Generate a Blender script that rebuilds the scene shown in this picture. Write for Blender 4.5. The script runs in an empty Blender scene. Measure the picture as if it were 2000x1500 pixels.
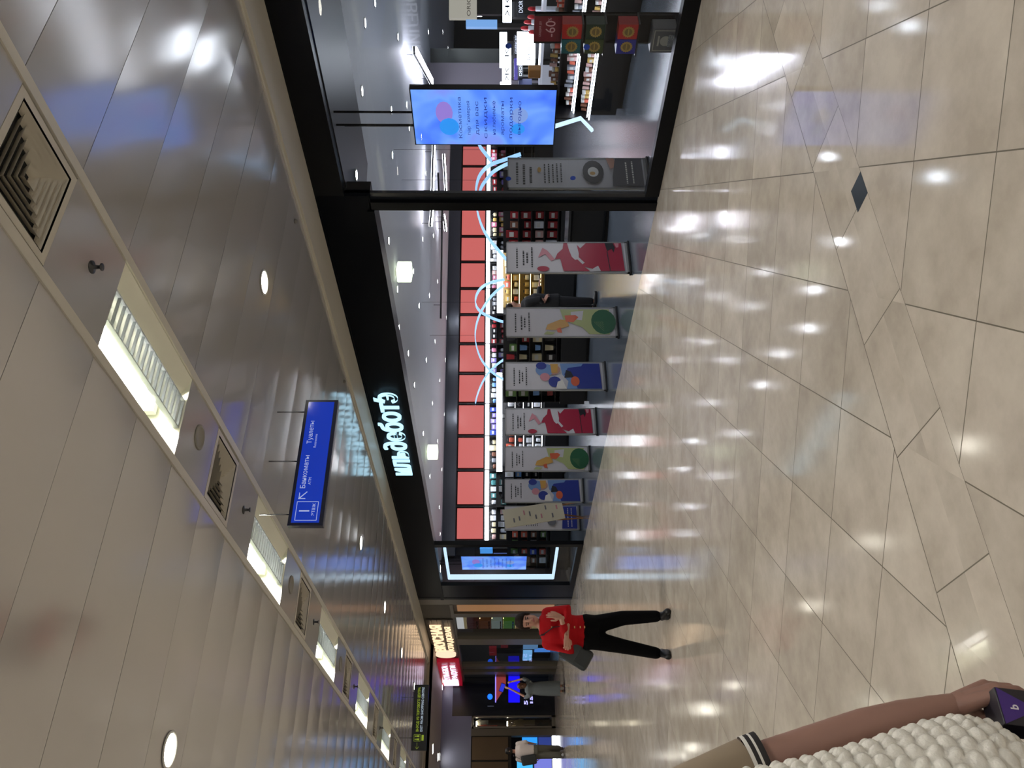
import bpy, bmesh, math, random
import numpy as np
from mathutils import Vector, Matrix
random.seed(7)
scene = bpy.context.scene
COL = scene.collection
PI = math.pi

# ------------------------------------------------------------------ camera
F, TH, PITCH, CH = 1620.0, math.radians(33.0), -math.atan(20/1620.0), 1.75
CF = Vector((math.sin(TH)*math.cos(PITCH), math.cos(TH)*math.cos(PITCH), math.sin(PITCH)))
CR = Vector((math.cos(TH), -math.sin(TH), 0.0))
CU = CR.cross(CF)
CC = Vector((0, 0, CH))
cam_data = bpy.data.cameras.new('camera')
cam_data.sensor_fit = 'HORIZONTAL'
cam_data.sensor_width = 36.0
cam_data.lens = F/2000*36.0
cam_data.clip_start = 0.05
cam = bpy.data.objects.new('camera', cam_data)
COL.objects.link(cam)
rm = Matrix((-CU, CR, -CF)).transposed()          # the phone was held sideways
cam.matrix_world = Matrix.Translation(CC) @ rm.to_4x4()
scene.camera = cam

# ------------------------------------------------------------------ world, exposure
world = bpy.data.worlds.new('world')
scene.world = world
world.use_nodes = True
world.node_tree.nodes['Background'].inputs[0].default_value = (0.95, 0.93, 0.9, 1)
world.node_tree.nodes['Background'].inputs[1].default_value = 0.55
scene.view_settings.view_transform = 'Standard'
scene.view_settings.look = 'None'
scene.view_settings.gamma = 1.0
scene.view_settings.use_curve_mapping = False
scene.view_settings.exposure = 0.0
try:
    scene.cycles.use_denoising = True
    scene.cycles.max_bounces = 8
    scene.cycles.transparent_max_bounces = 16
    scene.cycles.sample_clamp_indirect = 8.0
    scene.cycles.caustics_reflective = False
    scene.cycles.caustics_refractive = False
except Exception:
    pass

# lamp brightness, all in one place
TUBE, DOWN, STORE_SPOT, STORE_BAR = 95.0, 30.0, 120.0, 70.0
DOWN_W, STORE_W = 150.0, 45.0          # beams of the downlights and the store spotlights (watts)

# ------------------------------------------------------------------ pixel -> place helpers (2000x1500 frame)
def ray(x, y):
    return CF + CR*((1500-y-750)/F) - CU*((x-1000)/F)
def PX(x, y, X):
    d = ray(x, y); return CC + d*(X/d.x)
def PY(x, y, Y):
    d = ray(x, y); return CC + d*(Y/d.y)
def PZ(x, y, Z=0.0):
    d = ray(x, y); return CC + d*((Z-CH)/d.z)
def PD(x, y, D):
    return CC + ray(x, y)*D

# ------------------------------------------------------------------ materials
def lin(c):
    if isinstance(c, str):
        c = c.lstrip('#'); c = [int(c[i:i+2], 16)/255 for i in (0, 2, 4)]
    return tuple(v/12.92 if v <= 0.04045 else ((v+0.055)/1.055)**2.4 for v in c)+(1.0,)
MATS = {}
def mat(name, col, rough=0.5, metal=0.0, emit=None, es=0.0, spec=0.5, var=0.0, vscale=8.0, bump=0.0, bscale=40.0):
    if name in MATS: return MATS[name]
    m = bpy.data.materials.new(name); m.use_nodes = True
    nt = m.node_tree; b = nt.nodes['Principled BSDF']
    c = lin(col)
    b.inputs['Base Color'].default_value = c
    b.inputs['Roughness'].default_value = rough
    b.inputs['Metallic'].default_value = metal
    b.inputs['Specular IOR Level'].default_value = spec
    if emit is not None:
        b.inputs['Emission Color'].default_value = lin(emit)
        b.inputs['Emission Strength'].default_value = es
    if var > 0 or bump > 0:
        tc = nt.nodes.new('ShaderNodeTexCoord')
    if var > 0:
        n = nt.nodes.new('ShaderNodeTexNoise'); n.inputs['Scale'].default_value = vscale; n.inputs['Detail'].default_value = 4
        nt.links.new(tc.outputs['Object'], n.inputs['Vector'])
        mr = nt.nodes.new('ShaderNodeMapRange')
        mr.inputs['To Min'].default_value = 1-var; mr.inputs['To Max'].default_value = 1+var
        nt.links.new(n.outputs['Fac'], mr.inputs['Value'])
        mx = nt.nodes.new('ShaderNodeMix'); mx.data_type = 'RGBA'; mx.blend_type = 'MULTIPLY'
        mx.inputs['Factor'].default_value = 1.0
        mx.inputs['A'].default_value = c
        nt.links.new(mr.outputs['Result'], mx.inputs['B'])
        nt.links.new(mx.outputs['Result'], b.inputs['Base Color'])
    if bump > 0:
        n2 = nt.nodes.new('ShaderNodeTexNoise'); n2.inputs['Scale'].default_value = bscale
        nt.links.new(tc.outputs['Object'], n2.inputs['Vector'])
        bp = nt.nodes.new('ShaderNodeBump'); bp.inputs['Strength'].default_value = bump; bp.inputs['Distance'].default_value = 0.01
        nt.links.new(n2.outputs['Fac'], bp.inputs['Height'])
        nt.links.new(bp.outputs['Normal'], b.inputs['Normal'])
    MATS[name] = m
    return m
def glow(name, col, s, rough=0.4):
    return mat(name, '#202020', rough, emit=col, es=s)
def glass_mat(name, tint=(0.93, 0.95, 0.97), refl=1.0, rough=0.0):
    if name in MATS: return MATS[name]
    m = bpy.data.materials.new(name); m.use_nodes = True
    nt = m.node_tree; nt.nodes.clear()
    o = nt.nodes.new('ShaderNodeOutputMaterial'); t = nt.nodes.new('ShaderNodeBsdfTransparent'); g = nt.nodes.new('ShaderNodeBsdfGlossy')
    t.inputs[0].default_value = (*tint, 1); g.inputs['Roughness'].default_value = rough
    fr = nt.nodes.new('ShaderNodeFresnel'); fr.inputs['IOR'].default_value = 1.45
    mu = nt.nodes.new('ShaderNodeMath'); mu.operation = 'MULTIPLY'; mu.inputs[1].default_value = refl
    mx = nt.nodes.new('ShaderNodeMixShader')
    ge = nt.nodes.new('ShaderNodeNewGeometry'); fb = nt.nodes.new('ShaderNodeMath'); fb.operation = 'SUBTRACT'; fb.inputs[0].default_value = 1.0
    m2 = nt.nodes.new('ShaderNodeMath'); m2.operation = 'MULTIPLY'
    nt.links.new(ge.outputs['Backfacing'], fb.inputs[1]); nt.links.new(fr.outputs[0], mu.inputs[0]); nt.links.new(mu.outputs[0], m2.inputs[0]); nt.links.new(fb.outputs[0], m2.inputs[1]); nt.links.new(m2.outputs[0], mx.inputs[0])
    nt.links.new(t.outputs[0], mx.inputs[1]); nt.links.new(g.outputs[0], mx.inputs[2]); nt.links.new(mx.outputs[0], o.inputs[0])
    MATS[name] = m
    return m

# ------------------------------------------------------------------ mesh builder
class MB:
    def __init__(s): s.v = []; s.f = []; s.m = []; s.sm = []
    def add(s, vs, fs, mi=0, smooth=False):
        b = len(s.v); s.v += [tuple(v) for v in vs]
        for f in fs: s.f.append(tuple(i+b for i in f)); s.m.append(mi); s.sm.append(smooth)
        return s
    def box(s, lo, hi, mi=0, mx=None, bev=0.0):
        (x0, y0, z0), (x1, y1, z1) = lo, hi
        if bev <= 0:
            vs = [(x, y, z) for z in (z0, z1) for y in (y0, y1) for x in (x0, x1)]
            fs = [(0, 2, 3, 1), (4, 5, 7, 6), (0, 1, 5, 4), (2, 6, 7, 3), (0, 4, 6, 2), (1, 3, 7, 5)]
        else:
            bm = bmesh.new(); bmesh.ops.create_cube(bm, size=1)
            for v in bm.verts:
                v.co = Vector(((x0+x1)/2+v.co.x*(x1-x0), (y0+y1)/2+v.co.y*(y1-y0), (z0+z1)/2+v.co.z*(z1-z0)))
            bmesh.ops.bevel(bm, geom=bm.edges[:], offset=bev, segments=2, affect='EDGES', profile=0.5)
            bm.verts.ensure_lookup_table()
            vs = [tuple(v.co) for v in bm.verts]; fs = [tuple(v.index for v in f.verts) for f in bm.faces]; bm.free()
        if mx is not None: vs = [mx @ Vector(v) for v in vs]
        return s.add(vs, fs, mi)
    def bar(s, p, q, w, h, mi=0, up=(0, 0, 1)):
        p, q = Vector(p), Vector(q); d = (q-p).normalized(); up = Vector(up)
        if abs(d.dot(up)) > 0.99: up = Vector((1, 0, 0))
        a = d.cross(up).normalized()*w/2; b = a.cross(d).normalized()*h/2
        vs = [p-a-b, p+a-b, p+a+b, p-a+b, q-a-b, q+a-b, q+a+b, q-a+b]
        return s.add(vs, [(3, 2, 1, 0), (4, 5, 6, 7), (0, 1, 5, 4), (1, 2, 6, 5), (2, 3, 7, 6), (3, 0, 4, 7)], mi)
    def quad(s, a, b, c, d, mi=0): return s.add([a, b, c, d], [(0, 1, 2, 3)], mi)
    def prism(s, pts, y0, y1, mi=0):          # outline in x/z, thickness in y
        n = len(pts)
        vs = [(x, y0, z) for x, z in pts]+[(x, y1, z) for x, z in pts]
        fs = [tuple(range(n)), tuple(reversed(range(n, 2*n)))]+[(i, i+n, (i+1) % n+n, (i+1) % n) for i in range(n)]
        return s.add(vs, fs, mi)
    def tube(s, pts, rad, n=10, mi=0, cap=True, ry=None, smooth=True):
        pts = [Vector(p) for p in pts]
        rs = rad if isinstance(rad, (list, tuple)) else [rad]*len(pts)
        t0 = (pts[1]-pts[0]).normalized()
        up = Vector((0, 0, 1)) if abs(t0.z) < 0.9 else Vector((1, 0, 0))
        a = t0.cross(up).normalized(); vs = []
        for i, p in enumerate(pts):
            t = (pts[min(i+1, len(pts)-1)]-pts[max(i-1, 0)]).normalized()
            a = (a-t*a.dot(t)).normalized(); b = t.cross(a)
            k = ry if ry else 1.0
            for j in range(n):
                an = 2*PI*j/n; vs.append(p+a*math.cos(an)*rs[i]+b*math.sin(an)*rs[i]*k)
        fs = [(i*n+j, i*n+(j+1) % n, (i+1)*n+(j+1) % n, (i+1)*n+j) for i in range(len(pts)-1) for j in range(n)]
        s.add(vs, fs, mi, smooth)
        if cap:
            b = len(s.v)-len(vs)
            s.f += [tuple(b+j for j in reversed(range(n))), tuple(b+(len(pts)-1)*n+j for j in range(n))]; s.m += [mi, mi]; s.sm += [False, False]
        return s
    def lathe(s, prof, n=20, mi=0, c=(0, 0, 0), sy=1.0, smooth=True):
        k = len(prof)
        vs = [(c[0]+r*math.cos(2*PI*j/n), c[1]+sy*r*math.sin(2*PI*j/n), c[2]+z) for r, z in prof for j in range(n)]
        fs = [(i*n+j, i*n+(j+1) % n, (i+1)*n+(j+1) % n, (i+1)*n+j) for i in range(k-1) for j in range(n)]
        fs += [tuple(reversed(range(n))), tuple((k-1)*n+j for j in range(n))]
        return s.add(vs, fs, mi, smooth)
    def build(s, name, mats, parent=None, **kw):
        me = bpy.data.meshes.new(name); me.from_pydata(s.v, [], s.f)
        for m in (mats if isinstance(mats, (list, tuple)) else [mats]): me.materials.append(m)
        me.polygons.foreach_set('material_index', s.m); me.polygons.foreach_set('use_smooth', s.sm)
        me.validate(); me.update()
        o = bpy.data.objects.new(name, me); COL.objects.link(o)
        if parent: o.parent = parent
        return tag(o, **kw)
def tag(o, label=None, cat=None, group=None, kind=None):
    if label: o['label'] = label
    if cat: o['category'] = cat
    if group: o['group'] = group
    if kind: o['kind'] = kind
    return o
def thing(name, label, cat, loc=(0, 0, 0), rz=0.0, group=None):
    o = bpy.data.objects.new(name, None); COL.objects.link(o); o.empty_display_size = 0.1
    o.location = loc; o.rotation_euler = (0, 0, rz)
    return tag(o, label, cat, group)
def dup(root, loc, rz=None, label=None, group=None):
    r = root.copy(); COL.objects.link(r); r.location = loc
    if rz is not None: r.rotation_euler = (0, 0, rz)
    if label: r['label'] = label
    if group: r['group'] = group
    for ch in list(root.children):
        c = ch.copy(); COL.objects.link(c); c.parent = r
        for g in list(ch.children):
            d = g.copy(); COL.objects.link(d); d.parent = c
    return r
def struct(name, mb, mats, parent=None, label=None):
    return mb.build(name, mats, parent, label=label, kind='structure' if parent is None else None)
def lettering(name, body, size, m, parent, org, xd, up, ext=0.0, align='LEFT', width=None, bold=0.0, **kw):
    """real letters as a mesh; org = baseline start (or centre), xd = reading direction, up = letters' up"""
    cu = bpy.data.curves.new(name, 'FONT'); cu.body = body; cu.size = size; cu.extrude = ext; cu.offset = bold
    cu.align_x = align; cu.resolution_u = 3
    o = bpy.data.objects.new(name, cu); COL.objects.link(o)
    dg = bpy.context.evaluated_depsgraph_get()
    me = bpy.data.meshes.new_from_object(o.evaluated_get(dg))
    bpy.data.objects.remove(o); bpy.data.curves.remove(cu)
    xd = Vector(xd).normalized(); up = Vector(up); up = (up-xd*up.dot(xd)).normalized(); nn = xd.cross(up)
    k = 1.0
    if width and len(me.vertices):
        xs = [v.co.x for v in me.vertices]; k = width/max(1e-6, max(xs)-min(xs))
    for v in me.vertices:
        c = v.co.copy(); v.co = Vector(org)+xd*(c.x*k)+up*c.y+nn*c.z
    me.materials.clear(); me.materials.append(m); me.name = name
    ob = bpy.data.objects.new(name, me); COL.objects.link(ob)
    if parent: ob.parent = parent
    return tag(ob, **kw)
# organic shapes: overlapping capsules / lofts fused to one continuous skin
def blob(name, prims, m, parent, voxel=0.012, smooth=3, **kw):
    bm = MB()
    for p in prims:
        if p[0] == 'cap':
            _, pts, rs = p[:3]; k = p[3] if len(p) > 3 else 1.0
            pts = [Vector(q) for q in pts]
            d0 = (pts[0]-pts[1]).normalized(); d1 = (pts[-1]-pts[-2]).normalized()
            P = [pts[0]+d0*rs[0]*0.85, pts[0]+d0*rs[0]*0.5]+pts+[pts[-1]+d1*rs[-1]*0.5, pts[-1]+d1*rs[-1]*0.85]
            R = [rs[0]*0.5, rs[0]*0.86]+list(rs)+[rs[-1]*0.86, rs[-1]*0.5]
            bm.tube(P, R, 12, ry=k)
        elif p[0] == 'ell':
            _, c, r = p[:3]; rot = p[3] if len(p) > 3 else Matrix.Identity(3)
            n, k = 14, 9
            vs = []
            for i in range(1, k):
                ph = PI*i/k-PI/2
                for j in range(n):
                    a = 2*PI*j/n
                    vs.append(Vector(c)+rot @ Vector((r[0]*math.cos(ph)*math.cos(a), r[1]*math.cos(ph)*math.sin(a), r[2]*math.sin(ph))))
            fs = [(i*n+j, i*n+(j+1) % n, (i+1)*n+(j+1) % n, (i+1)*n+j) for i in range(k-2) for j in range(n)]
            fs += [tuple(reversed(range(n))), tuple((k-2)*n+j for j in range(n))]
            bm.add(vs, fs)
        elif p[0] == 'loft':                   # rings (cx, cy, cz, rx, ry)
            n = 20; vs = []; rings = p[1]
            for cx, cy, cz, rx, ry in rings:
                vs += [(cx+rx*math.cos(2*PI*j/n), cy+ry*math.sin(2*PI*j/n), cz) for j in range(n)]
            fs = [(i*n+j, i*n+(j+1) % n, (i+1)*n+(j+1) % n, (i+1)*n+j) for i in range(len(rings)-1) for j in range(n)]
            fs += [tuple(reversed(range(n))), tuple((len(rings)-1)*n+j for j in range(n))]
            if rings[0][2] > rings[-1][2]: fs = [tuple(reversed(f)) for f in fs]
            bm.add(vs, fs)
    o = bm.build(name, m, None)
    md = o.modifiers.new('r', 'REMESH'); md.mode = 'VOXEL'; md.voxel_size = voxel; md.use_smooth_shade = True
    if smooth:
        sm = o.modifiers.new('s', 'SMOOTH'); sm.factor = 0.5; sm.iterations = smooth
    dg = bpy.context.evaluated_depsgraph_get()
    me = bpy.data.meshes.new_from_object(o.evaluated_get(dg))
    old = o.data; o.modifiers.clear(); o.data = me; me.name = name; bpy.data.meshes.remove(old)
    if not me.materials: me.materials.append(m)
    me.polygons.foreach_set('use_smooth', [True]*len(me.polygons))
    if parent: o.parent = parent
    return tag(o, **kw)

# ------------------------------------------------------------------ shared materials
M_BLACK = mat('black_satin', '#05080f', 0.35, spec=0.08)
M_BLKMAT = mat('black_matt', '#0b0c10', 0.6)
M_FRAME = mat('black_frame_metal', '#06080c', 0.3, 0.0, spec=0.2)
M_WHITE = mat('white_paint', '#d6d4cc', 0.45)
M_CEIL = mat('ceiling_metal', '#c9c5c2', 0.15, 0.36, spec=0.7, var=0.02, vscale=1.5)
M_TRIM = mat('ceiling_trim', '#cdc8bb', 0.4)
M_BEIGE = mat('beige_wall', '#9a9384', 0.5, var=0.04)
M_STEEL = mat('steel', '#8d8f92', 0.25, 0.9)
M_GLASS = glass_mat('shop_glass')
M_SKIN = mat('skin', '#b98a76', 0.5, var=0.05, vscale=30)
M_HAIR = mat('brown_hair', '#20150f', 0.6, spec=0.15, bump=0.3, bscale=120)

exec_sections = []
# ================================================================== FLOOR
def floor_material():
    m = bpy.data.materials.new('polished_stone_floor'); m.use_nodes = True
    nt = m.node_tree; L = nt.links; b = nt.nodes['Principled BSDF']
    def nd(t): return nt.nodes.new('ShaderNode'+t)
    def V(x):
        return x
    def math_(op, a, c=None, d=None):
        n = nd('Math'); n.operation = op
        for i, q in enumerate((a, c, d)):
            if q is None: continue
            if isinstance(q, (int, float)): n.inputs[i].default_value = q
            else: L.new(q, n.inputs[i])
        return n.outputs[0]
    tc = nd('TexCoord'); sp = nd('SeparateXYZ'); L.new(tc.outputs['Object'], sp.inputs[0])
    X, Y = sp.outputs[0], sp.outputs[1]
    d1 = math_('SUBTRACT', X, Y); s1 = math_('ADD', X, Y)
    P = 0.852
    def cell(v, off, per):
        q = math_('DIVIDE', math_('SUBTRACT', v, off), per)
        fl = math_('FLOOR', q); fr = math_('SUBTRACT', q, fl)
        e = math_('MULTIPLY', math_('MINIMUM', fr, math_('SUBTRACT', 1.0, fr)), per)
        return fl, e
    # bands across the corridor, repeating
    BP = 7.2
    yb = math_('SUBTRACT', math_('SUBTRACT', Y, 2.81), math_('MULTIPLY', math_('FLOOR', math_('DIVIDE', math_('SUBTRACT', Y, 2.81), 60.0)), 60.0))
    inband = math_('LESS_THAN', yb, 0.43)
    far = math_('GREATER_THAN', Y, 3.0)
    f1, e1 = cell(d1, 0.28, P)
    soff = math_('ADD', 4.27, math_('MULTIPLY', far, 0.73))
    f2, e2 = cell(s1, soff, P)
    edge_t = math_('MULTIPLY', math_('MINIMUM', e1, e2), 0.7071)
    fx, ex = cell(X, 2.94-0.613*20, 0.613)
    ey = math_('MINIMUM', math_('ABSOLUTE', yb), math_('ABSOLUTE', math_('SUBTRACT', yb, 0.43)))
    edge_b = math_('MINIMUM', ex, ey)
    edge = math_('ADD', math_('MULTIPLY', edge_b, inband), math_('MULTIPLY', math_('MINIMUM', edge_t, ey), math_('SUBTRACT', 1.0, inband)))
    grout = math_('LESS_THAN', edge, 0.0028)
    cb = nd('CombineXYZ')
    L.new(math_('ADD', f1, math_('MULTIPLY', inband, 77.0)), cb.inputs[0]); 
    L.new(math_('ADD', math_('MULTIPLY', f2, math_('SUBTRACT', 1.0, inband)), math_('MULTIPLY', fx, inband)), cb.inputs[1]); L.new(far, cb.inputs[2])
    wn = nd('TexWhiteNoise'); wn.noise_dimensions = '3D'; L.new(cb.outputs[0], wn.inputs['Vector'])
    nz = nd('TexNoise'); nz.inputs['Scale'].default_value = 3.2; nz.inputs['Detail'].default_value = 7; nz.inputs['Roughness'].default_value = 0.62
    va = nd('VectorMath'); va.operation = 'ADD'; sc = nd('VectorMath'); sc.operation = 'SCALE'; sc.inputs['Scale'].default_value = 9.0
    L.new(wn.outputs['Color'], sc.inputs[0]); L.new(tc.outputs['Object'], va.inputs[0]); L.new(sc.outputs[0], va.inputs[1]); L.new(va.outputs[0], nz.inputs['Vector'])
    rp = nd('ValToRGB')
    rp.color_ramp.elements[0].position = 0.32; rp.color_ramp.elements[0].color = lin('#b4a99b')
    rp.color_ramp.elements[1].position = 0.68; rp.color_ramp.elements[1].color = lin('#cfc5b6')
    L.new(nz.outputs['Fac'], rp.inputs[0])
    mr = nd('MapRange'); mr.inputs['To Min'].default_value = 0.93; mr.inputs['To Max'].default_value = 1.05; L.new(wn.outputs['Value'], mr.inputs[0])
    mx = nd('Mix'); mx.data_type = 'RGBA'; mx.blend_type = 'MULTIPLY'; mx.inputs['Factor'].default_value = 1
    L.new(rp.outputs[0], mx.inputs['A']); L.new(mr.outputs[0], mx.inputs['B'])
    mg = nd('Mix'); mg.data_type = 'RGBA'; L.new(grout, mg.inputs['Factor']); L.new(mx.outputs['Result'], mg.inputs['A']); mg.inputs['B'].default_value = lin('#5f5748')
    L.new(mg.outputs['Result'], b.inputs['Base Color'])
    ro = math_('ADD', math_('MULTIPLY', inband, -0.05), math_('ADD', 0.085, math_('MULTIPLY', wn.outputs['Value'], 0.05)))
    L.new(math_('ADD', math_('MULTIPLY', grout, 0.4), ro), b.inputs['Roughness'])
    b.inputs['Specular IOR Level'].default_value = 0.5
    return m
M_FLOOR = floor_material()
fm = MB(); fm.quad((-12, -10, 0), (6.8, -10, 0), (6.8, 29, 0), (-12, 29, 0)); fm.box((-12, -10, -0.2), (6.8, 29, -0.01))
struct('floor', fm, M_FLOOR, label='polished beige stone floor with diagonal tiles and a straight band')
dm = MB()
dm.box((2.915, 2.81, 0.0), (3.06, 2.94, 0.0015))
dm.build('floor_inlay', mat('dark_slate_inlay', '#3d444b', 0.15), None, label='small dark square stone inlay in the floor band', cat='floor inlay')
sf = MB(); sf.box((6.8, -4, -0.2), (34, 26, 0.0))
M_SFLOOR = mat('dark_store_floor', '#555d67', 0.16, spec=0.6, var=0.12, vscale=0.8)
struct('floor_store', sf, M_SFLOOR, label='dark grey polished floor inside the cosmetics store')

# ================================================================== CORRIDOR CEILING
CZ, CW = 3.86, 0.604
Y0 = 2.335-CW*20
def planks(x0, x1):
    mb = MB(); n = int((24.2-Y0)/CW)+1
    for i in range(n):
        ya, yb = Y0+i*CW+0.002, min(Y0+(i+1)*CW-0.002, 24.2)
        if yb <= ya: continue
        rr = random.Random(i*3+1); tilt = rr.uniform(-0.001, 0.0015); sag = rr.uniform(0.003, 0.0048)
        k = 7; ys = [ya+(yb-ya)*j/(k-1) for j in range(k)]
        zs = [CZ-sag*(1-(2*j/(k-1)-1)**2)+tilt*(j/(k-1)-0.5)*2 for j in range(k)]
        vs = [(x, y, z) for y, z in zip(ys, zs) for x in (x0, x1)]
        mb.add(vs, [(2*j, 2*j+2, 2*j+3, 2*j+1) for j in range(k-1)], 0, True)
        vs = [(x0, ya, zs[0]), (x1, ya, zs[0]), (x1, ya, CZ+0.03), (x0, ya, CZ+0.03), (x0, yb, zs[-1]), (x1, yb, zs[-1]), (x1, yb, CZ+0.03), (x0, yb, CZ+0.03)]
        mb.add(vs, [(0, 1, 2, 3), (7, 6, 5, 4)])
    mb.box((x0, Y0, CZ+0.03), (x1, 24.2, CZ+0.1), 1)
    return mb
M_GAP = mat('ceiling_gap', '#3a3834', 0.7)
ceil = struct('ceiling', planks(3.18, 6.24), [M_CEIL, M_GAP], label='glossy grey metal plank ceiling over the corridor')
struct('ceiling_west', planks(-1.37, 2.47), [M_CEIL, M_GAP], label='glossy grey metal plank ceiling left of the light strip')
struct('ceiling_far_west', planks(-6.0, -2.08), [M_CEIL, M_GAP], label='glossy grey metal plank ceiling at the far left side')
tb = MB(); tb.box((6.24, Y0, CZ-0.035), (6.8, 24.2, CZ+0.1)); tb.box((6.2, Y0, CZ-0.012), (6.24, 24.2, CZ+0.05))
struct('trim_1', tb, M_TRIM, label='plain pale ceiling border beside the shopfront')
tb = MB()
for xa, xb in ((2.47, 2.53), (3.12, 3.18), (-2.08, -2.02), (-1.43, -1.37)): tb.box((xa, Y0, CZ-0.012), (xb, 24.2, CZ+0.05))
struct('trim_2', tb, M_TRIM, label='pale edge strips of the ceiling service channel')
TRO = [3.55+3.02*k for k in range(-3, 7)]       # start of each light
VEN = [2.36+3.02*k for k in range(-3, 7)]
cp = MB()
edges = sorted([(y, y+1.2) for y in TRO]+[(y, y+0.565) for y in VEN])
yc = Y0
for a, b_ in edges:
    for xo in (0.0, -4.55):
        if a > yc: cp.box((2.53+xo, yc, CZ-0.002), (3.12+xo, a, CZ+0.05))
    yc = b_
for xo in (0.0, -4.55): cp.box((2.53+xo, yc, CZ-0.002), (3.12+xo, 24.2, CZ+0.05))
struct('trim_3', cp, M_CEIL, label='blank plates between lights and vents in the ceiling channel')

M_TROF = mat('troffer_white', '#e6e6d6', 0.35)
M_TUBE = glow('lamp_tube', '#fffdf2', TUBE)
M_LOUV = mat('louvre_perforated', '#b4bcc0', 0.4, 0.3); M_LOUV.node_tree.nodes['Principled BSDF'].inputs['Alpha'].default_value = 0.7
def make_troffer():
    t = thing('ceiling_troffer', 'x', 'ceiling light')
    L, W, h = 1.195, 0.585, 0.11
    h = 0.26
    b = MB()
    b.add([(0, 0, 0), (W, 0, 0), (W, L, 0), (0, L, 0), (0, 0, h), (W, 0, h), (W, L, h), (0, L, h)], [(0, 4, 7, 3), (1, 2, 6, 5), (0, 1, 5, 4), (3, 7, 6, 2), (4, 5, 6, 7)])
    b.add([(0.585, 0.0, 0.0), (0.585, L, 0.0), (0.44, L, 0.06), (0.44, 0.0, 0.06)], [(0, 1, 2, 3)])       # pale side reflector
    b.build('housing', M_TROF, t)
    l = MB()
    xa, xb = 0.215, 0.405
    l.box((xa, 0.0, 0.03), (xb, L, 0.045)); l.box((xa-0.01, 0.0, 0.012), (xa, L, 0.05)); l.box((xb, 0.0, 0.012), (xb+0.01, L, 0.05))
    for k in range(17):
        y = 0.02+k*(L-0.03)/16
        l.box((xa, y-0.004, 0.012), (xb, y+0.004, 0.03))
    l.build('louvre', M_LOUV, t)
    for x, z in ((0.325, 0.2), (0.37, 0.2)):
        q = MB(); q.tube([(x, 0.06, z), (x, L-0.1, z)], 0.02, 10); q.build('lamp_tube', M_TUBE, t)
    for y in (0.02, L-0.08): c = MB(); c.box((0.29, y, 0.17), (0.41, y+0.05, h)); c.build('lamp_holder', M_TROF, t)
    return t
ORD = ['first', 'second', 'third', 'fourth', 'fifth', 'sixth', 'seventh', 'eighth', 'ninth', 'tenth']
tp = make_troffer()
for k, y in enumerate(TRO):
    o = tp if k == 0 else dup(tp, (0, 0, 0))
    o.location = (2.532, y+0.002, CZ)
    o['label'] = ('%s rectangular ceiling light in view, counted from the viewer along the channel' % ORD[k-3]) if k >= 3 else '%s ceiling light of the channel behind the viewer' % ORD[2-k]
    o['group'] = 'rectangular lights in the ceiling channel'
for k, y in enumerate(TRO):  # unseen second channel of lights, added to brighten the corridor
    dup(tp, (2.532-4.55, y+0.002, CZ), None, '%s added ceiling light of the second channel, unseen left of the picture' % ORD[k], 'added lights of the second ceiling channel')
M_VDARK = mat('vent_dark', '#0b0c0e', 0.8)
M_VENT = mat('vent_cream', '#c9c3b4', 0.4)
def make_vent():
    t = thing('ceiling_vent', 'x', 'ceiling vent'); S = 0.56; c = S/2
    f = MB()
    def ring(r0, r1, z0, z1, mb):
        a = [(c-r0, c-r0, z0), (c+r0, c-r0, z0), (c+r0, c+r0, z0), (c-r0, c+r0, z0)]; b = [(c-r1, c-r1, z1), (c+r1, c-r1, z1), (c+r1, c+r1, z1), (c-r1, c+r1, z1)]
        mb.add(a+b, [(i, (i+1) % 4, (i+1) % 4+4, i+4) for i in range(4)])
    ring(c, c-0.04, -0.004, -0.004, f); ring(c, c, 0.02, -0.004, f); f.build('frame', M_VENT, t)
    s = MB(); r = c-0.05
    while r > 0.03:
        ring(r, r-0.020, 0.0, 0.036, s); r -= 0.037
    s.build('slat', M_VENT, t)
    d = MB(); d.quad((0, 0, 0.06), (S, 0, 0.06), (S, S, 0.06), (0, S, 0.06)); ring(c, c, 0.0, 0.06, d); d.build('duct', M_VDARK, t)
    return t
vp = make_vent()
for k, y in enumerate(VEN):
    o = vp if k == 0 else dup(vp, (0, 0, 0))
    o.location = (2.545, y+0.002, CZ)
    o['label'] = ('%s square ceiling vent in view, counted from the viewer along the channel' % ORD[k-3]) if k >= 3 else '%s square vent of the channel behind the viewer' % ORD[2-k]
    o['group'] = 'square vents in the ceiling channel'
for k, y in enumerate(VEN):
    dup(vp, (2.545-4.55, y+0.002, CZ), None, '%s ceiling vent of the second channel, left of the picture' % ORD[k], 'vents of the second ceiling channel')
sp_ = thing('sprinkler_head', 'x', 'sprinkler')
q = MB(); q.lathe([(0.035, 0.0), (0.035, -0.006), (0.012, -0.01), (0.01, -0.045), (0.02, -0.05), (0.02, -0.056)], 14); q.build('body', mat('sprinkler_metal', '#4a4a4c', 0.35, 0.7), sp_)
for k, (y, n) in enumerate(((3.27, 'nearest the viewer'), (6.26, 'second from the viewer'), (9.27, 'third from the viewer'), (12.3, 'fourth from the viewer'), (15.3, 'fifth from the viewer'))):
    o = sp_ if k == 0 else dup(sp_, (0, 0, 0)); o.location = (2.84, y, CZ-0.002); o['label'] = 'small dark sprinkler beside a channel light, '+n; o['group'] = 'sprinklers in the channel'
spk = thing('ceiling_speaker', 'x', 'ceiling speaker')
q = MB(); q.lathe([(0.09, 0.0), (0.09, -0.008), (0.075, -0.01), (0.07, -0.004), (0.0, -0.004)], 24); q.build('grille', mat('speaker_grey', '#8e8a80', 0.6), spk)
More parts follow.
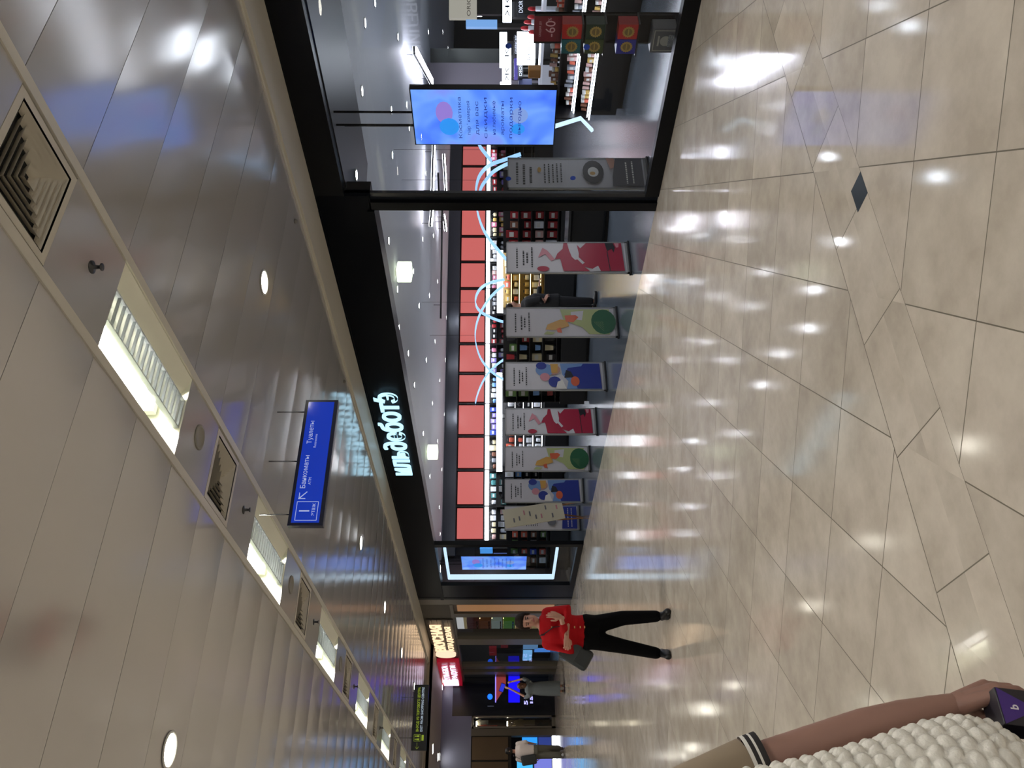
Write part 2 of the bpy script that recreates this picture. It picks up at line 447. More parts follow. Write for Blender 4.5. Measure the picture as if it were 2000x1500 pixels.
for k, (y, n) in enumerate(((5.07, 'nearest the viewer'), (8.07, 'second from the viewer'), (11.1, 'third from the viewer'))):
    o = spk if k == 0 else dup(spk, (0, 0, 0)); o.location = (2.85, y, CZ-0.002); o['label'] = 'round flush ceiling speaker between light and vent, '+n; o['group'] = 'round speakers in the channel'
M_DOWN = glow('downlight_disc', '#fffaea', DOWN)
dl = thing('downlight', 'x', 'downlight')
q = MB(); q.lathe([(0.115, 0.0), (0.115, -0.006), (0.1, -0.008), (0.098, 0.002)], 24); q.build('rim', M_WHITE, dl)
q = MB(); q.lathe([(0.098, -0.002), (0.0, -0.004)], 20); q.build('lens', M_DOWN, dl)
def beam(parent, w, cone, z, rad, col):
    ld = bpy.data.lights.new('lamp_beam', 'SPOT'); ld.energy = w; ld.spot_size = math.radians(cone); ld.spot_blend = 0.6; ld.shadow_soft_size = rad; ld.color = col
    lo = bpy.data.objects.new('lamp_beam', ld); COL.objects.link(lo); lo.parent = parent; lo.location = (0, 0, z); return lo
beam(dl, DOWN_W, 104, -0.02, 0.07, (1.0, 0.965, 0.93))
k = 0
for (x, row) in ((4.76, 'shop-side row'), (0.93, 'row left of the channel'), (-3.6, 'added far left row, out of view')):  # the far left row is added out of view for more corridor light
    for i, y in enumerate([5.68+3.0*j for j in range(-3, 7)]):
        if y > 24: continue
        o = dl if k == 0 else dup(dl, (0, 0, 0)); k += 1
        o.location = (x, y, CZ-0.009)
        o['label'] = ('round bright downlight, %s of the %s' % (ORD[i-3], row)) if i >= 3 else 'round downlight behind the viewer, %s of the %s' % (ORD[2-i], row)
        o['group'] = 'round corridor downlights'
cs = thing('ceiling_sensor', 'x', 'sensor')
q = MB(); q.lathe([(0.025, 0.0), (0.025, -0.012), (0.012, -0.03), (0.0, -0.032)], 12); q.build('body', mat('sensor_grey', '#6a675f', 0.5), cs)
for k, (px, n) in enumerate((((576, 432), 'above the mullion of the shopfront'), ((672, 745), 'near the shop name'))):
    p = PZ(px[0], px[1], CZ-0.008); o = cs if k == 0 else dup(cs, (0, 0, 0)); o.location = (p.x, p.y, CZ-0.004); o['label'] = 'tiny grey ceiling sensor '+n; o['group'] = 'ceiling sensors'

# ================================================================== STORE SHELL
FX = 6.8
ym0, ym1 = PX(1000, 380, FX).y, PX(1000, 408, FX).y          # mullion
ye0, ye1 = PX(1000, 1056, FX+0.06).y, PX(1000, 1069, FX-0.03).y        # far post of the entrance
yg1 = PX(1000, 1141, FX).y; yend = PX(1000, 1168, FX).y
FZ = 3.22
mb = MB(); mb.box((FX-0.03, ym0, FZ), (FX+0.2, yend, CZ)); mb.box((FX-0.05, ym1, FZ-0.03), (FX+0.22, yend, FZ+0.05)); mb.box((FX-0.04, ym1, CZ-0.06), (FX+0.1, yend, CZ))
struct('wall_storefront', mb, M_BLACK, label='black glossy fascia band over the cosmetics store entrance')
mb = MB(); mb.box((FX-0.03, -4, 3.5), (FX+0.12, ym0, CZ)); mb.box((FX-0.03, -4, 0), (FX+0.08, ym0, 0.15))
mb.box((FX-0.03, ym0+0.1, 0), (FX+0.05, ym1, FZ+0.02)); mb.box((FX+0.02, ym0, 0), (FX+0.06, ym0+0.1, 3.5), 1)
fr = struct('trim_4', mb, [M_FRAME, mat('mullion_dark_grey', '#20242b', 0.2)], label='black metal frame and mullion of the shop window')
mb = MB(); mb.box((FX+0.02, -4, 0.15), (FX+0.032, ym0, 3.5))
struct('window_1', mb, M_GLASS, label='tall clear shop window pane nearest the viewer')
mb = MB(); mb.box((FX-0.03, ye0, 0), (FX+0.06, ye1, FZ)); mb.box((FX-0.03, ye1, 0), (FX+0.08, yg1, 0.12)); mb.box((FX-0.03, yg1, 0), (FX+0.06, yend, FZ))
mb.box((FX-0.04, yend-0.12, 0), (FX+0.2, yend, CZ))
struct('trim_5', mb, M_FRAME, label='black posts and panel around the far shop window')
mb = MB(); mb.box((FX+0.02, ye1, 0.12), (FX+0.032, yg1, FZ))
struct('window_2', mb, M_GLASS, label='far clear shop window pane beyond the entrance')
SZ = 3.5
M_SCEIL = mat('store_ceiling', '#d0d3d8', 0.5, var=0.03, vscale=0.7)
mb = MB(); mb.box((FX+0.1, -4, SZ), (34, 26, SZ+0.1)); mb.box((FX+0.1, -4, SZ+0.1), (FX+0.15, 26, CZ+0.1))
struct('ceiling_store', mb, M_SCEIL, label='grey ceiling of the cosmetics store full of small spotlights')
sa, sb_, sc_ = PZ(665, 0, SZ-0.012), PZ(718, 320, SZ-0.012), PZ(715, 380, SZ-0.012)
d = (sb_-sa).normalized(); s0 = sa-d*5
mb = MB(); pts = [(FX+0.1, s0.y), (s0.x, s0.y), (sb_.x, sb_.y), (sc_.x, sc_.y), (FX+0.3, sc_.y+0.4), (FX+0.1, sc_.y+0.4)]
n = len(pts); vs = [(x, y, z) for z in (SZ-0.012, SZ-0.001) for x, y in pts]
mb.add(vs, [tuple(reversed(range(n))), tuple(range(n, 2*n))]+[(i, (i+1) % n, (i+1) % n+n, i+n) for i in range(n)])
struct('ceiling_soffit', mb, mat('soffit_black', '#15171b', 0.35), label='black soffit just inside the shop window')

# back wall runs at a slight angle
W1, W2 = PD(890, 1055, 24.3), PD(903, 282, 28.4)
wd = Vector((W2.x-W1.x, W2.y-W1.y, 0)).normalized(); wn_ = Vector((wd.y, -wd.x, 0))
if wn_.dot(Vector((W1.x, W1.y, 0))) > 0: wn_ = -wn_
WRZ = math.atan2(wd.y, wd.x)
def wl(t, off, z):           # along the wall from W1, off = towards the room
    p = Vector((W1.x, W1.y, 0))+wd*t+wn_*off; return Vector((p.x, p.y, z))
def wt(y, x=940):            # image row -> distance along the wall
    r0 = ray(x, y); n2 = wn_; q = Vector((W1.x, W1.y, 0)); t = q.dot(n2)/Vector((r0.x, r0.y, 0)).dot(n2)
    return (Vector((r0.x, r0.y, 0))*t-q).dot(wd)
WL0, WL1 = -0.45, wt(-60)
M_DWALL = mat('dark_store_wall', '#1d1f26', 0.6)
M_BULK = mat('grey_bulkhead', '#55575f', 0.6)
mb = MB()
a, b_, c, d = wl(WL0, -0.5, 0), wl(WL1, -0.5, 0), wl(WL1, -0.65, 0), wl(WL0, -0.65, 0)
mb.add([(p.x, p.y, z) for z in (0, SZ) for p in (a, b_, c, d)], [(3, 2, 1, 0), (4, 5, 6, 7), (0, 1, 5, 4), (1, 2, 6, 5), (2, 3, 7, 6), (3, 0, 4, 7)])
struct('wall_back', mb, M_DWALL, label='dark back wall of the cosmetics store')
PZ0, PZ1 = 2.275, 3.10
mb = MB()
t_end = wt(190)
a, b_, c, d = wl(WL0, 0.02, 0), wl(t_end, 0.02, 0), wl(t_end, -0.5, 0), wl(WL0, -0.5, 0)
mb.add([(p.x, p.y, z) for z in (PZ1+0.02, SZ) for p in (a, b_, c, d)], [(3, 2, 1, 0), (4, 5, 6, 7), (0, 1, 5, 4), (1, 2, 6, 5), (2, 3, 7, 6), (3, 0, 4, 7)])
struct('trim_6', mb, M_BULK, label='grey bulkhead above the coral panels')
mb = MB()
p0 = wl(WL0, -0.5, 0)
mb.bar((FX+0.1, yend, 1.75), (p0.x, p0.y, 1.75), 0.15, 3.5)
struct('wall_store_sides', mb, M_DWALL, label='dark side walls of the cosmetics store')

# ------------------------------------------------------------------ coral-lit shelf bays along the back wall
M_CORAL = glow('coral_backlit_panel', '#e0706c', 0.78)
M_HEAD = glow('white_lit_header', '#f4f8ff', 8.0)
M_SHELF = mat('black_shelf', '#0b0b0f', 0.35)
DIV = [282, 323, 404, 460, 510, 562, 613, 670, 728, 787, 850.5, 917, 988, 1056]
ts = [wt(y) for y in DIV]
ts = [ts[0]+1.0]+ts
bays = []
for i in range(len(ts)-1):
    tb_, ta = ts[i], ts[i+1]; w = tb_-ta; c = wl((ta+tb_)/2, -0.5, 0)
    t = thing('wall_shelf_bay', 'black wall shelf bay with coral lit panel on top and white lit header', 'shelf unit', (c.x, c.y, 0), WRZ, 'shelf bays under the coral panels')
    # local: x along wall, front towards -y
    q = MB(); q.box((-w/2+0.065, -0.46, PZ0+0.03), (w/2-0.065, -0.42, PZ1-0.03)); q.build('lit_panel', M_CORAL, t, label='coral backlit panel')
    q = MB(); q.box((-w/2, -0.42, 0), (-w/2+0.025, 0, PZ1+0.02)); q.box((w/2-0.025, -0.42, 0), (w/2, 0, PZ1+0.02)); q.box((-w/2, -0.03, 0), (w/2, 0, PZ1)); q.box((-w/2+0.02, -0.42, PZ0-0.02), (w/2-0.02, 0, PZ0+0.02)); q.box((-w/2, -0.44, PZ1), (w/2, 0, PZ1+0.02))
    q.build('carcass', M_SHELF, t)
    q = MB(); q.box((-w/2+0.025, -0.47, PZ0-0.135), (w/2-0.025, -0.3, PZ0-0.02)); q.build('header_light', M_HEAD, t, label='white lit header strip')
    for z in (1.92, 1.62, 1.32, 1.02, 0.72):
        q = MB(); q.box((-w/2+0.025, -0.4, z-0.02), (w/2-0.025, -0.02, z)); q.build('shelf', M_SHELF, t)
    q = MB(); q.box((-w/2, -0.42, 0), (w/2, -0.02, 0.62)); q.build('base_cabinet', M_BLKMAT, t)
    bays.append((c, w))
# ------------------------------------------------------------------ goods
PCOL = {'pink': '#d77f9d', 'white': '#d9dde4', 'violet': '#8d7fd0', 'blue': '#3750c8', 'sky': '#79a9e6', 'red': '#8f2028', 'gold': '#c9a75c', 'cream': '#d8cda8', 'teal': '#3f7c80', 'black': '#15161c', 'coral': '#d96a55', 'green': '#5d7b45', 'brown': '#7a5040', 'rose': '#c9a4a0', 'grey': '#8b8f98'}
PROTO = {}
def goods(kind, col):
    k = (kind, col)
    if k in PROTO: return PROTO[k]
    m = MB(); c = mat('goods_'+col, PCOL[col], 0.35); lab = mat('goods_cap', '#c9c9c6', 0.3); dk = mat('goods_dark_cap', '#1b1b20', 0.3)
    if kind == 'box':
        m.box((-0.5, -0.35, 0), (0.5, 0.35, 1.0)); m.box((-0.36, -0.365, 0.35), (0.36, -0.35, 0.72), 1)
    elif kind == 'bottle':
        m.lathe([(0.42, 0.0), (0.46, 0.04), (0.46, 0.66), (0.4, 0.72), (0.16, 0.76)], 12); m.lathe([(0.22, 0.76), (0.22, 1.0), (0.2, 1.0)], 10, 2)
    elif kind == 'jar':
        m.lathe([(0.46, 0), (0.5, 0.05), (0.5, 0.6)], 14); m.lathe([(0.52, 0.6), (0.52, 0.96), (0.48, 1.0)], 14, 1)
    elif kind == 'tube':
        m.lathe([(0.3, 0.0), (0.3, 0.22)], 10, 2); m.add([(-0.32, -0.3, 0.22), (0.32, -0.3, 0.22), (0.32, 0.3, 0.22), (-0.32, 0.3, 0.22), (-0.44, -0.03, 1.0), (0.44, -0.03, 1.0), (0.44, 0.03, 1.0), (-0.44, 0.03, 1.0)], [(0, 1, 5, 4), (1, 2, 6, 5), (2, 3, 7, 6), (3, 0, 4, 7), (4, 5, 6, 7)])
    o = m.build({'box': 'product_box', 'bottle': 'perfume_bottle', 'jar': 'cream_jar', 'tube': 'cosmetic_tube'}[kind], [c, lab, dk], None)
    PROTO[k] = [o, True]
    return PROTO[k]
LAB = {'box': ('product box', 'boxed product'), 'bottle': ('bottle', 'bottle'), 'jar': ('jar', 'jar'), 'tube': ('tube', 'tube')}
def put(kind, col, loc, rz, s, where, group):
    p = goods(kind, col)
    if p[1]: o = p[0]; p[1] = False
    else: o = p[0].copy(); COL.objects.link(o)
    o.location = loc; o.rotation_euler = (0, 0, rz); o.scale = s
    o['label'] = 'small %s %s %s' % (col, LAB[kind][1], where); o['category'] = LAB[kind][0]; o['group'] = '%s %s' % (group, kind)
def row(c, rz, x0, x1, y, z, hmax, n, cols, kinds, where, group, rr, fill=0.86, wmax=0.14):
    xd = Vector((math.cos(rz), math.sin(rz), 0)); yd = Vector((-math.sin(rz), math.cos(rz), 0)); st = (x1-x0)/n
    for i in range(n):
        x = x0+st*(i+0.5); w = min(st*fill*rr.uniform(0.75, 1), wmax); h = hmax*rr.uniform(0.62, 1)
        p = Vector(c)+xd*x+yd*y
        put(rr.choice(kinds), rr.choice(cols), (p.x, p.y, z), rz, (w, min(w, 0.1), h), where, group)
rr = random.Random(3)
bayc = [['black', 'grey'], ['red', 'pink'], ['violet', 'red'], ['gold', 'pink', 'cream'], ['grey', 'white'], ['pink', 'white', 'rose'], ['black', 'grey'], ['red', 'black'], ['violet', 'pink', 'white'], ['sky', 'coral', 'white'], ['blue', 'violet'], ['brown', 'grey', 'cream'], ['teal', 'white'], ['white', 'rose', 'cream'], ['white', 'cream', 'violet'], ['white']]
for i, (c, w) in enumerate(bays):
    for z, h in ((1.92, 0.2), (1.62, 0.24)):
        row(c, WRZ, -w/2+0.05, w/2-0.05, -0.25, z, h, 5, bayc[i], ['box', 'bottle'], 'on a shelf under the coral panels', 'goods under the coral panels', rr, 0.9, 0.2)

# ------------------------------------------------------------------ free-standing gondolas
def gondola(c, rz, w, h, depth, zs, base, label, cols, kinds, where, lit=None, litz=0.0, back='#0d0d12', n=8, header=None):
    t = thing('display_gondola', label, 'shelf unit', (c.x, c.y, 0), rz)
    q = MB(); q.box((-w/2, -depth, 0.06), (w/2, 0, base)); q.box((-w/2+0.05, -depth+0.05, 0), (w/2-0.05, -0.03, 0.06)); q.build('base_cabinet', M_BLKMAT, t)
    q = MB(); q.box((-w/2, -0.04, base), (w/2, 0, h)); q.build('back_panel', mat('gondola_back_'+back, back, 0.5), t)
    q = MB(); q.box((-w/2, -depth*0.8, base), (-w/2+0.02, 0, h)); q.build('side_panel', M_SHELF, t)
    q = MB(); q.box((w/2-0.02, -depth*0.8, base), (w/2, 0, h)); q.build('side_panel', M_SHELF, t)
    for z in zs:
        q = MB(); q.box((-w/2+0.02, -depth*0.8, z-0.018), (w/2-0.02, -0.04, z)); s_ = q.build('shelf', M_SHELF, t)
        if lit:
            q = MB(); q.box((-w/2+0.03, -depth*0.8+0.01, z-0.03), (w/2-0.03, -depth*0.8+0.035, z-0.019)); q.build('light_strip', lit, s_)
    if header:
        q = MB(); q.box((-w/2, -depth*0.8, h), (w/2, -depth*0.8+0.12, h+header)); q.build('header_light', M_HEAD, t, label='white lit header')
    top = h
    for k, z in enumerate(zs):
        nz = sorted([v for v in zs if v > z]+[top])[0]
        row(c, rz, -w/2+0.05, w/2-0.05, -depth*0.45, z, (nz-z)*0.82, n, cols, kinds, where, 'goods '+where, rr)
    return t
R90 = -PI/2
M_WARM = glow('warm_shelf_light', '#ffdf9a', 7.0)
M_COLD = glow('cold_shelf_light', '#eef3ff', 14.0)
def gp(y, xb):                # floor point
    p = PZ(xb, y); return Vector((p.x, p.y, 0))
gondola(gp(440, 1150)+Vector((0.5, 0, 0)), R90+0.5, 1.7, 1.72, 0.45, [0.62, 0.9, 1.16, 1.42], 0.55, 'black gondola of red and white boxes behind the red-dress gate', ['red', 'red', 'white', 'rose', 'brown'], ['box'], 'on the gondola left of the mullion')
gondola(gp(556, 1124)+Vector((0.2, 0, 0)), R90+0.55, 1.5, 1.72, 0.45, [0.86, 1.1, 1.36, 1.55], 0.75, 'gondola of glowing gold goods behind the person in black', ['cream', 'gold', 'cream', 'white', 'coral'], ['bottle', 'box'], 'on the gold lit gondola', lit=M_WARM, back='#8d7440', header=0.14)
gondola(gp(690, 1146), R90+0.6, 1.9, 1.72, 0.45, [0.66, 0.94, 1.2, 1.45], 0.56, 'gondola of mixed small goods between the green and blue gates', ['red', 'black', 'sky', 'cream', 'green', 'coral'], ['box', 'tube'], 'on the gondola between green and blue gates', n=9)
gondola(gp(778, 1106), R90+0.68, 1.6, 1.74, 0.45, [0.72, 0.96, 1.2, 1.42], 0.62, 'white-goods gondola between the blue gate and the second red gate', ['white', 'white', 'rose', 'black', 'coral'], ['box', 'bottle'], 'on the gondola right of the second red gate', lit=M_COLD, header=0.15)
gondola(gp(860, 1108), R90+0.72, 1.5, 1.74, 0.45, [0.72, 0.96, 1.2, 1.42], 0.62, 'white-goods gondola between the second red gate and the second green gate', ['white', 'white', 'grey', 'rose', 'coral'], ['box', 'bottle'], 'on the gondola left of the second red gate', lit=M_COLD, header=0.15)
gondola(gp(928, 1100), R90+0.75, 1.4, 1.74, 0.45, [0.72, 0.96, 1.2, 1.42], 0.62, 'dark gondola with blue goods left of the second green gate', ['blue', 'black', 'sky', 'red', 'white'], ['box'], 'on the gondola left of the second green gate', n=6)
gondola(gp(1046, 1112), R90+0.8, 1.5, 1.6, 0.45, [0.62, 0.86, 1.1, 1.34], 0.52, 'dark gondola of colourful boxes beside the far entrance post', ['brown', 'green', 'coral', 'white', 'blue'], ['box'], 'on the gondola by the far post', n=6)
# low black counter in front of the first gondola
c = gp(438, 1184)
t = thing('display_table', 'low round-cornered black display table behind the mullion', 'table', (c.x, c.y, 0), R90+0.4)
q = MB(); q.box((-0.42, -0.3, 0.05), (0.42, 0.35, 0.62), bev=0.04); q.build('base', M_BLKMAT, t); q = MB(); q.box((-0.36, -0.24, 0), (0.36, 0.3, 0.06)); q.build('plinth', M_BLKMAT, t)
q = MB(); q.box((-0.45, -0.33, 0.62), (0.45, 0.38, 0.66)); q.build('table_top', mat('table_top_dark', '#23262c', 0.25), t)

# ------------------------------------------------------------------ security gates with posters
M_ACRYL = mat('gate_grey_edge', '#8d8f90', 0.3)
M_PAPER = mat('poster_white', '#c8c6cb', 0.35, spec=0.6)
PC = [('#c8c6cb', 'w'), ('#a01538', 'crimson'), ('#c98792', 'pale_red'), ('#16161c', 'ink'), ('#1d5a38', 'leaf'), ('#c89a4a', 'ochre'), ('#d2603a', 'orange'), ('#a9b27a', 'lime'), ('#1c2f8a', 'deep_blue'), ('#6c8ec0', 'light_blue'), ('#b98a78', 'flesh'), ('#4a4a52', 'grey_ink'), ('#6d6f78', 'slate'), ('#e0ded8', 'cream')]
PM = [mat('print_'+n, c, 0.35, spec=0.6) for c, n in PC]
PI_ = {n: i for i, (c, n) in enumerate(PC)}
def ell(cx, cy, rx, ry, n=18, a0=0, rot=0):
    return [(cx+rx*math.cos(2*PI*i/n)*math.cos(rot)-ry*math.sin(2*PI*i/n)*math.sin(rot), cy+rx*math.cos(2*PI*i/n)*math.sin(rot)+ry*math.sin(2*PI*i/n)*math.cos(rot)) for i in range(n)]
def dashes(y, x0, x1, h, seed):
    r = random.Random(seed); out = []; x = x0
    while x < x1-0.01:
        w = r.uniform(0.03, 0.075); out.append(('ink', [(x, y), (min(x+w, x1), y), (min(x+w, x1), y+h), (x, y+h)])); x += w+0.022
    return out
HEADTXT = dashes(0.91, 0.14, 0.82, 0.013, 1)+dashes(0.855, 0.22, 0.72, 0.013, 2)+dashes(0.825, 0.3, 0.66, 0.013, 5)+dashes(0.785, 0.16, 0.86, 0.012, 3)
RED = HEADTXT+[('pale_red', [(0.48, 0.74), (0.82, 0.70), (0.72, 0.66), (0.42, 0.60), (0.36, 0.63), (0.6, 0.68)]), ('crimson', ell(0.1, 0.70, 0.09, 0.05)),
    ('crimson', [(0.02, 0.53), (0.45, 0.555), (0.42, 0.6), (0.62, 0.575), (0.78, 0.53), (0.98, 0.52), (0.98, 0.42), (0.8, 0.38), (0.98, 0.33), (0.98, 0.03), (0.03, 0.02), (0.02, 0.22), (0.18, 0.36), (0.02, 0.31)]),
    ('w', [(0.98, 0.49), (0.98, 0.41), (0.62, 0.395), (0.42, 0.40), (0.4, 0.43), (0.5, 0.455), (0.72, 0.475)]), ('w', [(0.42, 0.41), (0.25, 0.37), (0.3, 0.35), (0.5, 0.40)]),
    ('w', [(0.02, 0.30), (0.12, 0.28), (0.2, 0.24), (0.02, 0.22)]),
    ('ink', [(0.98, 0.17), (0.7, 0.155), (0.78, 0.115), (0.65, 0.10), (0.82, 0.085), (0.98, 0.1)]), ('pale_red', [(0.98, 0.09), (0.82, 0.075), (0.84, 0.055), (0.98, 0.05)]), ('ink', [(0.02, 0.145), (0.7, 0.16), (0.7, 0.152), (0.02, 0.138)])]
GREEN = HEADTXT+[('lime', [(0.95, 0.50), (0.55, 0.47), (0.3, 0.30), (0.06, 0.24), (0.05, 0.05), (0.95, 0.04)]), ('leaf', ell(0.50, 0.10, 0.44, 0.115)), ('w', [(0.85, 0.40), (0.6, 0.40), (0.55, 0.30), (0.9, 0.28)]),
    ('ochre', [(0.22, 0.64), (0.40, 0.62), (0.58, 0.50), (0.55, 0.44), (0.34, 0.42), (0.2, 0.55)]), ('orange', [(0.5, 0.45), (0.72, 0.46), (0.74, 0.36), (0.66, 0.33), (0.48, 0.38)]), ('orange', [(0.12, 0.53), (0.24, 0.54), (0.3, 0.5), (0.1, 0.49)]), ('lime', [(0.05, 0.66), (0.16, 0.63), (0.12, 0.55), (0.04, 0.58)])]
for k in range(5): GREEN.append(('lime', [(0.5-0.34+0.07*k, 0.10), (0.5, 0.19-0.018*k), (0.5, 0.188-0.018*k), (0.5-0.335+0.07*k, 0.10)]))
BLUE = HEADTXT+[('light_blue', [(0.02, 0.38), (0.3, 0.36), (0.55, 0.42), (0.97, 0.44), (0.97, 0.03), (0.02, 0.02)]), ('flesh', ell(0.74, 0.515, 0.2, 0.075)), ('light_blue', ell(0.72, 0.6, 0.24, 0.095)), ('deep_blue', ell(0.88, 0.635, 0.14, 0.055)), ('deep_blue', ell(0.28, 0.50, 0.2, 0.065)), ('pale_red', ell(0.46, 0.60, 0.15, 0.05)), ('ochre', [(0.95, 0.54), (0.6, 0.53), (0.62, 0.47), (0.95, 0.46)]),
    ('cream', [(0.02, 0.49), (0.28, 0.47), (0.36, 0.42), (0.02, 0.38)]), ('deep_blue', [(0.03, 0.27), (0.4, 0.30), (0.55, 0.4), (0.8, 0.36), (0.86, 0.22), (0.96, 0.2), (0.96, 0.03), (0.03, 0.02)]), ('ink', [(0.42, 0.40), (0.72, 0.38), (0.66, 0.33), (0.45, 0.3)]), ('orange', ell(0.3, 0.29, 0.18, 0.045))]
CAFE = dashes(0.93, 0.12, 0.86, 0.016, 4)+dashes(0.88, 0.1, 0.8, 0.016, 6)+dashes(0.83, 0.15, 0.7, 0.016, 9)+[('ochre', ell(0.6, 0.775, 0.09, 0.014))]
for k in range(5): CAFE += dashes(0.73-0.03*k, 0.14, 0.8, 0.010, 20+k)
CAFE += [('ink', ell(0.5, 0.38, 0.40, 0.078)), ('cream', ell(0.5, 0.38, 0.17, 0.04)), ('ochre', ell(0.45, 0.385, 0.06, 0.02)), ('flesh', [(0.98, 0.28), (0.6, 0.25), (0.7, 0.2), (0.98, 0.22)]), ('grey_ink', [(0.02, 0.245), (0.35, 0.24), (0.98, 0.21), (0.98, 0.015), (0.02, 0.015)])]
for k in range(2): CAFE += [('cream', p) for _, p in dashes(0.13-0.045*k, 0.1, 0.85, 0.010, 31+k)]
TXT = dashes(0.93, 0.1, 0.86, 0.014, 4)+dashes(0.89, 0.1, 0.8, 0.014, 6)+dashes(0.85, 0.15, 0.7, 0.014, 9)+[('ink', ell(0.5, 0.755, 0.09, 0.014))]
for k in range(6): TXT += dashes(0.7-0.03*k, 0.14, 0.85, 0.008, 20+k)
TXT += [('slate', ell(0.35, 0.36, 0.2, 0.06)), ('deep_blue', [(0.02, 0.22), (0.98, 0.2), (0.98, 0.015), (0.02, 0.015)])]
for k in range(2): TXT += [('w', p) for _, p in dashes(0.13-0.05*k, 0.1, 0.9, 0.012, 41+k)]
def gate(xa, xb, y, ztop, design, label):
    w = xb-xa
    t = thing('security_gate', label, 'security gate', ((xa+xb)/2, y, 0), 0.0, 'poster-covered security gates along the shopfront')
    q = MB(); q.box((-w/2, -0.045, 0), (w/2, 0.045, 0.03), bev=0.008); q.build('base_plate', M_BLKMAT, t)
    q = MB()
    for x in (-w/2, w/2-0.018): q.box((x, -0.012, 0.03), (x+0.018, 0.012, ztop))
    q.box((-w/2, -0.012, ztop-0.012), (w/2, 0.012, ztop)); q.box((-w/2, -0.012, 0.03), (w/2, 0.012, 0.06)); q.build('frame', M_ACRYL, t)
    q = MB(); x0, x1, z0, z1 = -w/2+0.018, w/2-0.018, 0.06, ztop-0.012
    q.box((x0, -0.006, z0), (x1, 0.006, z1), 0)
    for k, (c, poly) in enumerate(design):
        pts = [(x0+s_*(x1-x0), z0+v*(z1-z0)) for s_, v in poly]; yy = -0.0065-0.0003*k
        q.add([(x, yy, z) for x, z in pts], [tuple(range(len(pts)))], PI_[c])
    q.build('poster', PM, t)
    return t
gate(7.31, 7.87, 8.53, 1.69, RED, 'security gate with red-dress poster, nearest of the open entrance')
gate(7.28, 7.84, 9.94, 1.69, GREEN, 'security gate with green leafy poster, second in the open entrance')
gate(7.36, 7.93, 11.54, 1.69, BLUE, 'security gate with blue poster, third in the open entrance')
gate(7.42, 7.99, 13.13, 1.69, RED, 'security gate with red-dress poster, fourth in the open entrance')
gate(7.37, 7.93, 14.49, 1.69, GREEN, 'security gate with green leafy poster, fifth in the open entrance')
gate(7.42, 7.98, 16.03, 1.69, BLUE, 'security gate with blue poster, sixth, beside the leaning easel board')
gate(7.25, 7.84, 17.1, 1.69, TXT, 'security gate with text poster beside the far black post')
gate(7.17, 7.69, 6.87, 1.68, CAFE, 'security gate with dark round plate poster behind the shop window')
# easel board leaning at the last gate
t = thing('easel_board', 'cream menu board on wooden easel legs before the last gate', 'easel board', (7.52, 16.55, 0), 0.0)
q = MB(); a = 0.17
mx = Matrix.Translation((0, 0, 0.42)) @ Matrix.Rotation(-a, 4, 'Y')
q.box((-0.23, -0.02, 0.0), (0.19, 0.015, 1.3), 0, mx)
for k in range(9):
    r = random.Random(k); x = r.uniform(-0.2, 0.05); z = 0.12+k*0.12; q.box((x, -0.024, z), (x+0.1, -0.02, z+0.03), 1 if k % 3 else 2, mx)
q.build('board', [mat('board_cream', '#cfcab2', 0.5), PM[PI_['slate']], PM[PI_['pale_red']]], t)
for x in (-0.2, 0.16):
    q = MB(); q.bar((x*0.9-0.06, 0.03, 0.55), (x*1.1-0.02, -0.05, 0.0), 0.025, 0.025); q.build('leg', mat('easel_wood', '#8a5a2c', 0.5), t)
q = MB(); q.bar((-0.05, 0.03, 0.9), (-0.05, 0.32, 0.0), 0.025, 0.025); q.build('leg', mat('easel_wood', '#8a5a2c', 0.5), t)

# ------------------------------------------------------------------ screens
def screen_mat(name, s):
    m = bpy.data.materials.new(name); m.use_nodes = True; nt = m.node_tree; b = nt.nodes['Principled BSDF']; b.inputs['Base Color'].default_value = (0.01, 0.01, 0.02, 1); b.inputs['Roughness'].default_value = 0.15
    tc = nt.nodes.new('ShaderNodeTexCoord'); n = nt.nodes.new('ShaderNodeTexNoise'); n.inputs['Scale'].default_value = 2.2; n.inputs['Detail'].default_value = 2; n.inputs['Distortion'].default_value = 0.6
    nt.links.new(tc.outputs['Object'], n.inputs[0])
    r = nt.nodes.new('ShaderNodeValToRGB'); e = r.color_ramp.elements
    e[0].position = 0.3; e[0].color = lin('#4675ff'); e[1].position = 0.75; e[1].color = lin('#8a90f4')
    k = e.new(0.45); k.color = lin('#5c90ff'); k = e.new(0.56); k.color = lin('#78aaff')
    nt.links.new(n.outputs['Fac'], r.inputs[0]); nt.links.new(r.outputs[0], b.inputs['Emission Color']); b.inputs['Emission Strength'].default_value = s
    return m
M_SCR = screen_mat('screen_blue_picture', 1.12)
